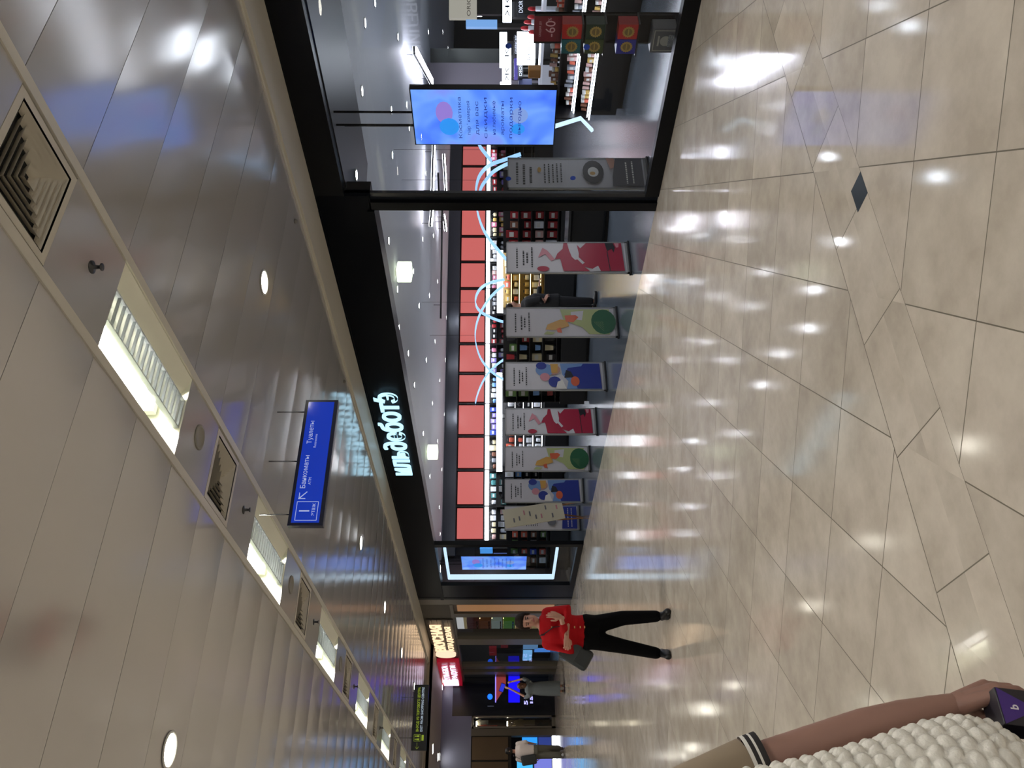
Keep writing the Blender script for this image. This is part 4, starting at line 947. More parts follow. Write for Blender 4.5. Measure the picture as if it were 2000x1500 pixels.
q = MB(); q.box((-w/2+0.06, -0.01, 0.05), (w/2-0.06, 0, 2.55)); q.build('lit_face', mat('copper_face', '#a0765a', 0.3, 0.3, emit='#b08055', es=0.45), t)
# fascia with warm letters
ya, yb = wy(1206), wy(1279)
t = thing('lit_shop_fascia', 'dark fascia with warm lit lettering and round lamp disc', 'shop sign', (FX-0.03, (ya+yb)/2, 3.05), R90); w = abs(yb-ya)
q = MB()
for k in range(5): q.box((-w/2, -0.03, 0.0+k*0.145), (w/2, 0.0, 0.137+k*0.145))
q.build('board', mat('fascia_grey_brown', '#4a4642', 0.45), t)
M_WL = glow('warm_letter', '#ffd9ae', 1.35)
lettering('lettering', 'ВКУСНАЯ', 0.42, M_WL, t, (-w/2+0.85, -0.09, 0.33), (1, 0, 0), (0, 0, 1), ext=0.015, width=2.5, bold=0.004)
lettering('lettering', 'КЛАДОВАЯ', 0.22, M_WL, t, (-w/2+0.9, -0.09, 0.09), (1, 0, 0), (0, 0, 1), ext=0.01, width=2.3, bold=0.002)
q = MB(); q.add([(x, -0.1, z) for x, z in ell(-w/2+0.45, 0.36, 0.3, 0.3, 24)]+[(x, -0.03, z) for x, z in ell(-w/2+0.45, 0.36, 0.3, 0.3, 24)], [tuple(range(24))]+[(i, i+24, (i+1) % 24+24, (i+1) % 24) for i in range(24)]); q.build('lamp_disc', glow('warm_disc', '#ffd9b8', 1.2), t)
# sweets shop bins
bx_ = 8.0
t = thing('bin_rack', 'warm-lit rack of sweets dispensers behind glass', 'rack', (bx_, 0, 0), 0.0)
yA, yB = PX(900, 1206, bx_).y, PX(900, 1244, bx_).y; t.location = (bx_, (yA+yB)/2, 0); t.rotation_euler = (0, 0, R90); w = abs(yA-yB)
rowz = [(PX(a_, 1218, bx_).z, PX(b_, 1218, bx_).z) for a_, b_ in ((911, 934), (935, 957), (958, 979), (981, 1003), (1005, 1026))]
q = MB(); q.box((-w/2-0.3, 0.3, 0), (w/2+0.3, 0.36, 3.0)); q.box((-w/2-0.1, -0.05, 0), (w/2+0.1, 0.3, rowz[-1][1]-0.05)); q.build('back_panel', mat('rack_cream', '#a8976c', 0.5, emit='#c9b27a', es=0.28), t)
for za, zb in rowz:
    q = MB(); q.box((-w/2, -0.05, zb-0.06), (w/2, 0.3, zb-0.03)); s_ = q.build('shelf', mat('rack_shelf', '#8a7a58', 0.5), t)
    q = MB(); q.box((-w/2, -0.04, zb-0.075), (w/2, -0.01, zb-0.061)); q.build('light_strip', M_WARM, s_)
for i, ((za, zb), cc) in enumerate(zip(rowz, (['#5a2a26', '#5a2a26', '#3a1c18'], ['#7a4a2c', '#7a4a2c', '#5c381f'], ['#b9cfc8', '#b9cfc8', '#c2552a'], ['#6aa83a', '#6aa83a', '#b0582f'], ['#b89a5c', '#a88a4c', '#8a6a3c']))):
    for j in range(8):
        xx = -w/2+(j+0.5)*w/8; col = cc[0] if j >= 3 else cc[2]
        tt = thing('sweets_dispenser', '%s row dispenser bin in the sweets rack' % ORD[i], 'dispenser', (bx_-0.1, (yA+yB)/2-xx, zb-0.029), R90, 'sweets bins %s row %s' % (ORD[i], 'end' if j < 3 else 'main'))
        if j < 3: tt['label'] = '%s row end dispenser bin next to the shop post' % ORD[i]
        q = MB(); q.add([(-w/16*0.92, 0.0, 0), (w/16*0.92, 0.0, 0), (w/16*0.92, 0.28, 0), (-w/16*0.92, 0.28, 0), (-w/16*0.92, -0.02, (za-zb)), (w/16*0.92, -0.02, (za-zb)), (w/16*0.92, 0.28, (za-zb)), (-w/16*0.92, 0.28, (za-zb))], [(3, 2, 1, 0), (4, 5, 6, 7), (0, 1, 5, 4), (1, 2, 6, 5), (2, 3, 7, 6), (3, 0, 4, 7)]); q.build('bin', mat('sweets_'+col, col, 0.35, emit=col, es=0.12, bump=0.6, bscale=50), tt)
        q = MB(); q.box((-w/16*0.5, -0.05, (za-zb)*0.1), (w/16*0.5, 0.0, (za-zb)*0.2)); q.build('chute', M_STEEL, tt)
# red sign box
ya, yb = wy(1282), 28.68; w = abs(yb-ya)
t = thing('red_shop_sign', 'red box sign with white lit lettering before the far corner', 'shop sign', (FX-0.05, (ya+yb)/2, 3.06), R90)
q = MB(); q.box((-w/2, -0.12, 0), (w/2, 0.0, 0.68)); q.build('box', mat('sign_red', '#a80f2c', 0.3, emit='#c01434', es=0.35), t)
MWB = glow('sign_bright_white', '#f0e4ff', 1.5)
lettering('lettering', 'УЛЫБКА', 0.24, MWB, t, (-w/2+1.0, -0.16, 0.36), (1, 0, 0), (0, 0, 1), ext=0.008, width=1.7, bold=0.003)
lettering('lettering', 'РАДУГИ', 0.22, MWB, t, (-w/2+1.0, -0.16, 0.12), (1, 0, 0), (0, 0, 1), ext=0.008, width=1.7, bold=0.003)
q = MB(); q.box((-w/2+0.2, -0.17, 0.1), (-w/2+0.85, -0.12, 0.6), bev=0.02); q.build('logo_plate', MWB, t)
# dim goods behind the neighbour's glass
for i, (y0, y1, x0, x1, col, es, lab) in enumerate(((1262, 1268, 1022, 1050, '#6f9ecf', 0.6, 'pale blue lit panel low behind the glass, next to the post'), (1280, 1296, 1022, 1038, '#7fc0f4', 0.95, 'bright blue lit panel behind the glass'), (1280, 1296, 1045, 1076, '#4f8fe6', 0.9, 'taller blue lit panel behind the glass near the floor'), (1284, 1298, 955, 970, '#8a2028', 0.3, 'red panel behind the glass'), (1284, 1298, 978, 992, '#7a2a30', 0.3, 'second red panel behind the glass'), (1297, 1300, 995, 1012, '#1a22e0', 0.9, 'deep blue strip behind the glass'))):
    a_, b_ = PX(x0, y0, FX+1.2), PX(x1, y1, FX+1.2); w = abs(a_.y-b_.y); t = thing('lit_display_panel', lab, 'display panel', (FX+1.2+0.11*i, (a_.y+b_.y)/2, 0), R90)
    q = MB(); q.box((-w/2, 0, b_.z), (w/2, 0.08, a_.z)); q.build('face', mat('disp_'+col, col, 0.3, emit=col, es=es), t)
    q = MB(); q.box((-w*0.3, 0.02, 0), (w*0.3, 0.06, b_.z)); q.build('stand', M_SHELF, t)
q = MB(); q.box((FX, 20.3, -0.2), (FX+2.5, 29, 0.002)); struct('floor_sweets', q, mat('far_shop_floor', '#6d675c', 0.25), label='floor of the shops beyond the cosmetics store')

# ================================================================== END OF THE CORRIDOR
EY = 28.7
def ex_(y): return PY(1000, y, EY).x
def ez_(x, y=1400): return PY(x, y, EY).z
q = MB(); q.box((-12, 24.2, 3.72), (9.4, 32, 3.8)); q.box((-12, 24.2, 3.72), (9.4, 24.3, CZ+0.1))
struct('ceiling_far', q, mat('far_ceiling_tan', '#a3988c', 0.5), label='lower tan ceiling at the end of the corridor')
z1 = ez_(883); xk0, xk1 = ex_(1398), 6.77
M_LAV = mat('lavender_wall', '#777a92', 0.5)
q = MB(); q.box((-12, EY, z1), (9.4, EY+0.2, 3.75)); q.box((-12, EY, ez_(921)), (xk0, EY+0.2, z1)); q.box((ex_(1437), EY-0.02, 0), (ex_(1423), EY+0.3, ez_(921)), 1)
q.box((-12, EY+3.4, 0), (9.4, EY+3.5, 3.75), 2); q.box((-12, EY, 0), (0.8, EY+0.2, z1))
struct('wall_end', q, [M_LAV, mat('end_pillar_beige', '#5f584c', 0.5), mat('end_dark', '#15161c', 0.6)], label='lavender-grey end wall of the corridor')
q = MB(); q.box((-12, 29, -0.2), (9.4, 32.3, 0.0)); struct('floor_end', q, mat('end_shop_floor', '#57534c', 0.3), label='floor of the shops in the end wall')
# navy shopfront with blue light
M_NAVY = mat('navy_front', '#050a1c', 0.18)
t = thing('navy_shopfront', 'dark navy shopfront with blue lights in the end wall', 'shopfront', ((xk0+xk1)/2, EY, 0), 0.0); w = xk1-xk0; cx = (xk0+xk1)/2
q = MB(); q.box((-w/2, 0, 0), (w/2, 0.1, z1)); q.build('facade', M_NAVY, t)
def kx(y): return PY(1000, y, EY).x-cx
def flat(name, polypx, m, par, dy):
    pts = [PY(x, y, EY) for x, y in polypx]; n = len(pts); q = MB()
    vs = [(p.x-cx, -dy, p.z) for p in pts]+[(p.x-cx, 0.0, p.z) for p in pts]
    a2 = sum(vs[i][0]*vs[(i+1) % n][2]-vs[(i+1) % n][0]*vs[i][2] for i in range(n))
    f0 = tuple(range(n)); f1 = tuple(reversed(range(n, 2*n)))
    q.add(vs, [f0, f1]+[(i, i+n, (i+1) % n+n, (i+1) % n) for i in range(n)]); return q.build(name, m, par)
flat('coral_poster', [(969, 1322), (988, 1322), (988, 1338), (982, 1350), (969, 1370)], mat('coral_print', '#b0484a', 0.4, emit='#b0484a', es=0.45), t, 0.012)
flat('light_strip', [(967, 1322), (969, 1322), (969, 1372), (967, 1372)], glow('violet_strip', '#8a7cff', 1.6), t, 0.03)
flat('blue_screen', [(993, 1321), (1015, 1321), (1015, 1372), (993, 1372)], glow('pure_blue', '#1208f4', 1.3), t, 0.014)
pts = ell(957, 1361, 5, 5.5, 16); flat('blue_lamp', pts, glow('blue_lamp', '#1460ff', 2.2), t, 0.03)
MVW = glow('violet_white', '#b8b4ff', 1.3)
lettering('lettering', '51', 0.17, MVW, t, (kx(1377), -0.02, ez_(1031)), (1, 0, 0), (0, 0, 1), width=0.24, bold=0.006)
lettering('lettering', '15', 0.12, MVW, t, (kx(1377), -0.02, ez_(1041)), (1, 0, 0), (0, 0, 1), width=0.24, bold=0.006)
lettering('lettering', 'nuance', 0.05, glow('faint_white', '#8088a0', 0.6), t, (kx(1380), -0.02, ez_(952)), (0, 0, -1), (1, 0, 0), width=0.2)
# display window with clothes
xa, xb = ex_(1422), xk0; zt = ez_(922)
q = MB(); q.box((xa, EY-0.03, 0), (xa+0.05, EY+0.1, zt)); q.box((xb-0.05, EY-0.03, 0), (xb, EY+0.1, zt)); q.box((xa, EY-0.03, zt-0.05), (xb, EY+0.1, zt)); q.box((xa, EY-0.03, 0), (xb, EY+0.1, 0.12)); q.box((xa-0.05, EY+0.9, 0), (xb+0.05, EY+0.95, 3.4), 1)
struct('trim_7', q, [M_POST, mat('window_back_brown', '#5a4a38', 0.6)], label='frame of the lit display window in the end wall')
q = MB(); q.box((xa+0.05, EY, 0.12), (xb-0.05, EY+0.01, zt-0.05)); struct('window_4', q, M_GLASS, label='lit display window pane in the end wall')
M_WIN = glow('window_lamp', '#fff0cf', 16.0)
for k, z in enumerate((zt-0.15, 1.55)):
    t = thing('window_lamp', ('upper' if k == 0 else 'lower')+' strip lamp in the display window of the end wall', 'lamp', ((xa+xb)/2, EY+0.5, z), 0.0)
    q = MB(); q.box((-(xb-xa)/2+0.08, -0.03, 0), ((xb-xa)/2-0.08, 0.03, 0.03)); q.build('tube', M_WIN, t)
    q = MB(); q.box((-(xb-xa)/2+0.05, -0.04, 0.03), ((xb-xa)/2-0.05, 0.45, 0.06)); q.build('bracket', M_STEEL, t)
def cloth(lx, z0, z1, wd_, col, lab):
    t = thing('garment', lab, 'garment', ((xa+xb)/2+lx, EY+0.55, z0), 0.0, 'garments in the display window'); h = z1-z0
    q = MB(); q.prism([(-wd_/2, 0), (wd_/2, 0), (wd_*0.42, h*0.6), (wd_*0.62, h*0.55), (wd_*0.7, h*0.72), (wd_*0.25, h), (-wd_*0.25, h), (-wd_*0.7, h*0.72), (-wd_*0.62, h*0.55), (-wd_*0.42, h*0.6)], -0.04, 0.04); q.build('cloth', mat('cloth_'+col, col, 0.8), t)
    q = MB(); q.tube([(0, 0, h), (0, 0.0, h+0.08), (0, 0.35, h+0.1)], 0.008, 6); q.build('hanger', M_STEEL, t)
cloth(-0.08, 1.9, 2.5, 0.16, '#c8564a', 'red and white garment high in the display window'); cloth(0.09, 2.2, 2.62, 0.14, '#d8d2c0', 'cream garment highest in the display window'); cloth(-0.1, 1.0, 1.5, 0.15, '#c9b58a', 'tan garment at mid height in the display window'); cloth(0.08, 0.65, 1.35, 0.16, '#8a7a58', 'brown garment at mid height in the display window'); cloth(-0.05, 0.2, 0.58, 0.18, '#4a4438', 'dark folded garment at the bottom of the display window')
# wooden panel wall and phone shop
xw0, xw1 = ex_(1520)-3.2, ex_(1437)
q = MB()
xs = [xw1, ex_(1486), ex_(1536), ex_(1590), xw0]
for i in range(4): q.box((xs[i+1]+0.03, EY, ez_(992)), (xs[i]-0.03, EY+0.06, ez_(923)))
q.box((xw0, EY+0.05, ez_(998)), (xw1, EY+0.16, ez_(921)), 1)
struct('wall_wood', q, [mat('wood_brown', '#5d4a32', 0.45, var=0.1, vscale=5), mat('wood_gap', '#17130e', 0.6)], label='brown wooden panels above the phone shop opening')
def lit(x0, x1, y0, y1, col, es, lab, off=1.0, name='lit_screen'):
    a_, b_ = PY(x0, y1, EY+off), PY(x1, y0, EY+off); w = b_.x-a_.x; t = thing(name, lab, 'screen', ((a_.x+b_.x)/2, EY+off, 0), 0.0)
    q = MB(); q.box((-w/2, 0, b_.z), (w/2, 0.06, a_.z)); q.build('display', glow('lit_'+col, col, es), t)
    q = MB(); q.box((-w/2-0.03, 0.06, 0), (w/2+0.03, 0.12, a_.z+0.03)); q.build('casing', M_SHELF, t); return t
lit(1020, 1050, 1434, 1459, '#2f96f2', 1.2, 'bright blue screen in the phone shop, right of the person in white', 1.25)
lit(1052, 1081, 1434, 1462, '#3c50a8', 0.6, 'dim blue counter front under the bright blue screen')
lit(1010, 1040, 1478, 1512, '#49b4f4', 1.2, 'cyan screen in the phone shop, left of the person in white', 1.25)
lit(1044, 1078, 1482, 1512, '#7f86e8', 0.9, 'violet-blue panel in the phone shop, left of the person in white')
for y0, y1, n in ((1435, 1465, 'right of the person in white'), (1480, 1512, 'left of the person in white')):
    a_, b_ = PY(1082, y1, EY), PY(1089, y0, EY-0.3); t = thing('lit_plinth', 'white lit floor plinth '+n, 'plinth', ((a_.x+b_.x)/2, EY-0.1, 0), 0.0); w = b_.x-a_.x
    q = MB(); q.box((-w/2, -0.06, 0.01), (w/2, 0.0, 0.13)); q.build('light_face', glow('plinth_white', '#f4f8ff', 2.2), t)
    q = MB(); q.box((-w/2, 0.0, 0), (w/2, 0.3, 0.15)); q.build('body', M_WHITE, t)
# downlights in the far ceiling
fd = None
for i, (x, y, r_) in enumerate(((845, 1463, 0.13), (855, 1479, 0.11), (863, 1490, 0.1), (870, 1368, 0.08), (836, 1403, 0.16))):
    p = PZ(x, y, 3.715)
    if y == 1403: p = PZ(x, y, CZ-0.01)
    t = thing('far_downlight', ['bright oval downlight in the far ceiling left of the exit sign', 'second downlight in the far ceiling left of the exit sign', 'third downlight in the far ceiling left of the exit sign', 'small downlight in the far ceiling near the red sign', 'downlight right behind the hanging exit sign'][i], 'downlight', (p.x, min(p.y, 28.4) if y != 1403 else min(p.y, 23.9), 3.718 if y != 1403 else CZ-0.008), 0.0)
    q = MB(); q.lathe([(r_+0.02, 0.0), (r_+0.02, -0.008), (r_, -0.01)], 20); q.build('rim', M_WHITE, t); q = MB(); q.lathe([(r_, -0.011), (0, -0.012)], 18); q.build('lens', M_DOWN, t)
# left and rear of the corridor (outside the picture, seen in reflections)
q = MB(); q.box((-6.2, 4, 0), (-6.0, 24.2, 4.0)); struct('wall_left', q, mat('left_wall_grey', '#a09a8e', 0.5), label='plain wall on the left side of the corridor')
p = PX(812, 75, 2*FX+3.5)
t = thing('jeweller_sign', 'white lit jewellery shop sign hanging opposite the window', 'shop sign', (-3.5, p.y, p.z-0.1), PI/2)
q = MB(); q.box((-1.4, -0.03, -0.1), (1.4, 0.0, 0.42)); q.build('board', mat('sign_board_dark', '#2a2a2e', 0.4), t)
q = MB()
for x in (-1.2, 1.2): q.tube([(x, -0.015, 0.42), (x, -0.015, CZ-p.z+0.1)], 0.01, 6)
q.build('hanging_rod', M_STEEL, t)
lettering('lettering', 'ЮВЕЛИРНЫЙ', 0.36, glow('jeweller_letter', '#f2f6ff', 4.0), t, (0, -0.05, 0), (1, 0, 0), (0, 0, 1), ext=0.015, align='CENTER', width=2.5)

# ================================================================== PEOPLE
def hand(parent, wrist, dirv, palmn, scale=1.0, curl=(0.5, 0.6, 0.7, 0.8), thumb_side=1, m=M_SKIN, voxel=0.0035, name='hand', spread=0.10, thumb_curl=0.3, extra=None, thumb=None):
    """palm + four separate bent fingers + side thumb; dirv along the fingers, palmn out of the palm"""
    W = Vector(wrist); d = Vector(dirv).normalized(); pn = Vector(palmn); pn = (pn-d*pn.dot(d)).normalized(); sd = d.cross(pn)*thumb_side
    k = scale; prims = [('cap', [W-d*0.02*k, W+d*0.01*k], [0.024*k, 0.025*k])]
    prims.append(('cap', [W+d*0.012*k+sd*0.012*k, W+d*0.085*k+sd*0.028*k], [0.02*k, 0.0125*k])); prims.append(('cap', [W+d*0.012*k, W+d*0.09*k], [0.021*k, 0.0125*k])); prims.append(('cap', [W+d*0.012*k-sd*0.014*k, W+d*0.078*k-sd*0.03*k], [0.019*k, 0.012*k]))
    ln = (0.072, 0.08, 0.074, 0.058); off = (0.031, 0.0105, -0.0105, -0.031); base = (0.086, 0.091, 0.087, 0.078)
    for i in range(4):
        p = W+d*base[i]*k+sd*off[i]*k; pts = [p-d*0.012*k]; a = 0.0; dd = d; f = (d+sd*spread*(1.5-i)/1.5).normalized()
        seg = (0.45, 0.31, 0.24)
        pts.append(p)
        for j in range(3):
            a += curl[i]*(0.8, 1.0, 0.7)[j]
            v = f*math.cos(a)+pn*math.sin(a); p = p+v*ln[i]*seg[j]*k; pts.append(p)
        r0 = (0.0088, 0.0092, 0.0088, 0.0078)[i]*k
        prims.append(('cap', pts, [r0*1.05, r0*1.05, r0, r0*0.92, r0*0.82]))
    b0 = W+d*0.022*k+sd*0.022*k; tv = (sd*0.75+d*0.65+pn*0.25).normalized(); tv2 = (d*0.9+sd*(0.35-thumb_curl*0.6)+pn*(0.2+thumb_curl)).normalized()
    if thumb: b0 = W+d*0.02*k+pn*0.012*k; tv = (pn*thumb[0]+d*thumb[1]+sd*thumb[2]).normalized(); tv2 = (d*0.95+pn*0.12).normalized()
    prims.append(('cap', [b0, b0+tv*0.036*k, b0+tv*0.036*k+tv2*0.03*k, b0+tv*0.036*k+tv2*0.052*k], [0.014*k, 0.0115*k, 0.0105*k, 0.0088*k]))
    if extra: prims += extra
    return blob(name, prims, m, parent, voxel, 2)
def head_prims(c, k=1.0, fy=-1, tilt=0.0):
    """skull, face, jaw, nose, ears; c = centre of the head, face towards local -y"""
    R = Matrix.Rotation(tilt, 3, 'Y'); c = Vector(c)
    def P(x, y, z): return c+R @ Vector((x*k, y*k, z*k))
    return [('ell', P(0, 0.012, 0.03), (0.074*k, 0.093*k, 0.085*k), R), ('ell', P(0, -0.022, -0.035), (0.058*k, 0.068*k, 0.078*k), R), ('ell', P(0, -0.045, -0.085), (0.03*k, 0.032*k, 0.026*k), R),
            ('cap', [P(0, -0.088, 0.012), P(0, -0.106, -0.028)], [0.008*k, 0.012*k]), ('ell', P(0.074, 0.012, -0.012), (0.009*k, 0.018*k, 0.028*k), R), ('ell', P(-0.074, 0.012, -0.012), (0.009*k, 0.018*k, 0.028*k), R)]
def face(parent, c, k=1.0, tilt=0.0):
    R = Matrix.Rotation(tilt, 3, 'Y'); c = Vector(c)
    def P(x, y, z): return c+R @ Vector((x*k, y*k, z*k))
    for sx in (-1, 1):
        q = MB(); q.lathe([(0.0, -0.006*k), (0.011*k, -0.004*k), (0.011*k, 0.004*k), (0.0, 0.006*k)], 10, c=P(sx*0.03, -0.083, 0.0)); q.build('eye', mat('eye_dark', '#2a2220', 0.2), parent)
        q = MB(); q.bar(P(sx*0.014, -0.09, 0.02), P(sx*0.047, -0.078, 0.021), 0.008*k, 0.007*k); q.build('eyebrow', M_HAIR, parent)
    q = MB(); q.tube([P(-0.022, -0.082, -0.062), P(0, -0.091, -0.06), P(0.022, -0.082, -0.062)], [0.004*k, 0.007*k, 0.004*k], 8); q.build('mouth', mat('lips', '#9a4a48', 0.4), parent)

# ---- woman in red, arms crossed
WX, WY = None, None
wp = PD(1000, 1237, 8.75); wp = Vector((wp.x, wp.y, 0))
wrz = -math.atan2(wp.x, wp.y)
t = thing('person', 'person in a red short top and black trousers, standing with arms crossed', 'person', tuple(wp), wrz)
kpx = 8.75/F
def wq(x, y, dy=0.0): return Vector(((1237-y)*kpx, dy, CH-(x-980)*kpx-0.02))
hc = wq(1027, 1214)
legR = [wq(1160, 1222), wq(1215, 1209, -0.02), wq(1283, 1206, -0.05)]; legL = [wq(1160, 1250), wq(1213, 1262, 0.03), wq(1278, 1275, 0.05)]
for L_ in (legR, legL): L_[2].z = 0.08
shL, shR = wq(1066, 1256, 0.02), wq(1066, 1200, 0.02)
elL, elR = wq(1108, 1268, -0.05), wq(1106, 1194, -0.05)
wrL, wrR = wq(1090, 1208, -0.2), wq(1100, 1246, -0.18)
torso = ('loft', [(wq(1160, 1235).x, 0.01, 0.74, 0.15, 0.11), (wq(1145, 1235).x, 0.0, 0.86, 0.165, 0.115), (wq(1125, 1232).x, 0.0, 0.96, 0.135, 0.095), (wq(1100, 1230).x, 0.0, 1.1, 0.15, 0.105), (wq(1075, 1228).x, 0.0, 1.24, 0.155, 0.1), (wq(1060, 1226).x, 0.01, 1.32, 0.12, 0.075), (wq(1054, 1222).x, 0.01, 1.36, 0.05, 0.05)])
body = [torso, ('cap', [wq(1060, 1222, 0.01), wq(1043, 1217, 0.0)], [0.05, 0.045])]+head_prims(hc, 1.02, tilt=-0.12)
for L_ in (legR, legL): body.append(('cap', L_, [0.085, 0.055, 0.04]))
for s_, e_, w_ in ((shL, elL, wrL), (shR, elR, wrR)): body.append(('cap', [s_, e_, w_], [0.05, 0.04, 0.026]))
bo = blob('body', body, M_SKIN, t, 0.012, 2)
face(t, hc, 1.02, -0.12)
blob('hair', [('ell', hc+Vector((0.0, 0.016, 0.066)), (0.085, 0.098, 0.074)), ('ell', hc+Vector((0.0, 0.07, -0.0)), (0.078, 0.055, 0.075)), ('ell', hc+Vector((-0.07, 0.015, 0.03)), (0.026, 0.055, 0.062)), ('ell', hc+Vector((0.068, 0.015, 0.03)), (0.026, 0.055, 0.062))], M_HAIR, t, 0.008, 2)
M_RED = mat('red_top', '#a80b15', 0.8, spec=0.2, bump=0.2, bscale=25)
tx = [(a, b, c, d+0.018, e+0.018) for a, b, c, d, e in torso[1] if 0.85 < c < 1.335]
tx[0] = (tx[0][0], tx[0][1], 0.87, tx[0][3]-0.005, tx[0][4])
tx.append((wq(1056, 1223).x, 0.01, 1.355, 0.09, 0.07))
blob('red_top', [('loft', tx), ('cap', [shL, elL, elL.lerp(wrL, 0.72)], [0.068, 0.062, 0.045]), ('cap', [shR, elR, elR.lerp(wrR, 0.4)], [0.068, 0.062, 0.048])], M_RED, t, 0.012, 2)
M_TRO = mat('black_trousers', '#060608', 0.8, spec=0.1)
tl = [(a, b, c, d+0.022, e+0.02) for a, b, c, d, e in torso[1] if c < 0.9]
tl.append((tl[-1][0], 0, 0.9, tl[-1][3]-0.01, tl[-1][4]-0.008))
blob('trousers', [('loft', tl)]+[('cap', [L_[0]+Vector((0, 0, 0.03)), L_[1], L_[2]+Vector((0, 0, 0.04))], [0.1, 0.077, 0.062]) for L_ in (legR, legL)], M_TRO, t, 0.014, 2)
for L_, an in ((legR, 0.15), (legL, -0.1)):
    p = L_[2]; q_ = [('cap', [Vector((p.x, p.y+0.05, 0.05)), Vector((p.x+0.03*an, p.y-0.06, 0.045)), Vector((p.x+0.3*an, p.y-0.2, 0.032))], [0.048, 0.044, 0.034]), ('cap', [Vector((p.x, p.y, 0.1)), Vector((p.x, p.y+0.02, 0.05))], [0.04, 0.045]), ('ell', Vector((p.x, p.y-0.04, 0.012)), (0.045, 0.15, 0.012))]
    blob('shoe', q_, mat('black_shoe', '#101014', 0.35), t, 0.01, 1)
hand(t, wrL, (0.25, -0.05, 0.75), (-0.3, 0.9, 0), 0.95, (0.35, 0.4, 0.45, 0.5), 1, voxel=0.004)
hand(t, wrR, (-0.8, 0.2, -0.1), (0, 0.9, 0.2), 0.95, (0.5, 0.55, 0.6, 0.65), 1, voxel=0.004)
q = MB()
for i, z in enumerate((1.23, 0.99, 0.93, 0.885)): q.lathe([(0.008, -0.003), (0.009, 0.0), (0.008, 0.003)], 8, c=(wq(1100, 1226).x, -0.128 if z > 1.1 else -0.118, z))
for i, z in enumerate((1.23, 0.99, 0.93, 0.885)):
    b_ = MB(); b_.box((wq(1100, 1226).x-0.011, -0.139 if z > 1.1 else -0.128, z-0.005), (wq(1100, 1226).x+0.011, -0.12 if z > 1.1 else -0.11, z+0.005)); b_.build('button', mat('gold_button', '#c9a06a', 0.3, 0.6), t)
# shoulder bag (held, so a thing of its own)
bt = thing('shoulder_bag', 'dark grey shoulder bag at the hip of the person in red', 'bag', tuple(wp), wrz)
c = wq(1120, 1276, 0.02)
mx = Matrix.Translation(c) @ Matrix.Rotation(0.55, 4, 'Y')
q = MB(); q.box((-0.11, -0.05, -0.17), (0.11, 0.07, 0.16), 0, mx, bev=0.035); q.build('pouch', mat('bag_charcoal', '#2b3032', 0.5), bt)
q = MB(); q.box((-0.1, -0.062, -0.02), (0.1, -0.045, 0.15), 0, mx, bev=0.006); q.build('flap', mat('bag_flap', '#33393b', 0.5), bt)
q = MB()
P_ = [wq(1112, 1266, 0.0), wq(1096, 1224, -0.16), wq(1075, 1226, -0.15), wq(1056, 1240, -0.09), wq(1052, 1242, 0.0), wq(1060, 1246, 0.13), wq(1085, 1255, 0.14), wq(1115, 1268, 0.08)]
for i in range(len(P_)-1): q.bar(P_[i], P_[i+1], 0.008, 0.035, up=(0, 1, 0) if i < 3 else (0, 0, 1))
q.build('strap', mat('bag_strap', '#14141a', 0.5), bt)

# ---- generic distant figures
def simple_person(label, p, rz, H, parts, group=None):
    t = thing('person', label, 'person', (p.x, p.y, 0), rz); k = H/1.7; return t, k
# person in grey dress holding up a phone, seen from behind
D = F*CH/123.0; p = PD(1000, 1345, D); p = Vector((p.x, p.y, 0)); rz = -math.atan2(p.x, p.y)
t = thing('person', 'person in a long grey dress raising a phone with both hands', 'person', tuple(p), rz)
kp = D/F
def pq(x, y, dy=0.0): return Vector(((1345-y)*kp, dy, CH-(x-980)*kp))
hc = pq(1018, 1340); k = 1.0
body = [('loft', [(0, 0, 0.62, 0.14, 0.1), (0, 0, 0.75, 0.15, 0.11), (0, 0, 0.88, 0.12, 0.085), (0.0, 0, 1.02, 0.15, 0.1), (0.01, 0, 1.08, 0.11, 0.07)]), ('cap', [(0.03, 0, 1.07), hc+Vector((0, 0, -0.06))], [0.045, 0.045])]+head_prims(hc, 1.0)
ls, rs_ = pq(1035, 1357), pq(1035, 1334); lw, rw = pq(994, 1344, 0.25), pq(1000, 1332, 0.25)
body += [('cap', [ls, pq(1026, 1360, 0.12), lw], [0.045, 0.036, 0.026]), ('cap', [rs_, pq(1022, 1327, 0.12), rw], [0.045, 0.036, 0.026])]
for x in (-0.07, 0.07): body += [('cap', [(x, 0, 0.68), (x, 0.0, 0.36), (x, 0.01, 0.07)], [0.075, 0.05, 0.036])]
blob('body', body, M_SKIN, t, 0.014, 2)
blob('hair', [('ell', hc+Vector((0, -0.02, 0.03)), (0.088, 0.092, 0.09)), ('ell', hc+Vector((0, -0.04, -0.07)), (0.075, 0.06, 0.11))], mat('chestnut_hair', '#5a3a26', 0.5), t, 0.01, 2)
M_GD = mat('grey_dress', '#5d6468', 0.8)
blob('dress', [('loft', [(0, 0, 0.13, 0.2, 0.17), (0, 0, 0.4, 0.2, 0.16), (0, 0, 0.7, 0.185, 0.14), (0, 0, 0.9, 0.155, 0.115), (0.0, 0, 1.03, 0.175, 0.12), (0.01, 0, 1.11, 0.1, 0.07)]), ('cap', [ls, pq(1027, 1361, 0.1)], [0.066, 0.058]), ('cap', [rs_, pq(1024, 1327, 0.1)], [0.066, 0.058])], M_GD, t, 0.014, 2)
for x in (-0.07, 0.07): blob('shoe', [('cap', [(x, 0.1, 0.035), (x, -0.05, 0.045)], [0.03, 0.038])], mat('tan_shoe', '#6a5a4c', 0.5), t, 0.01, 1)
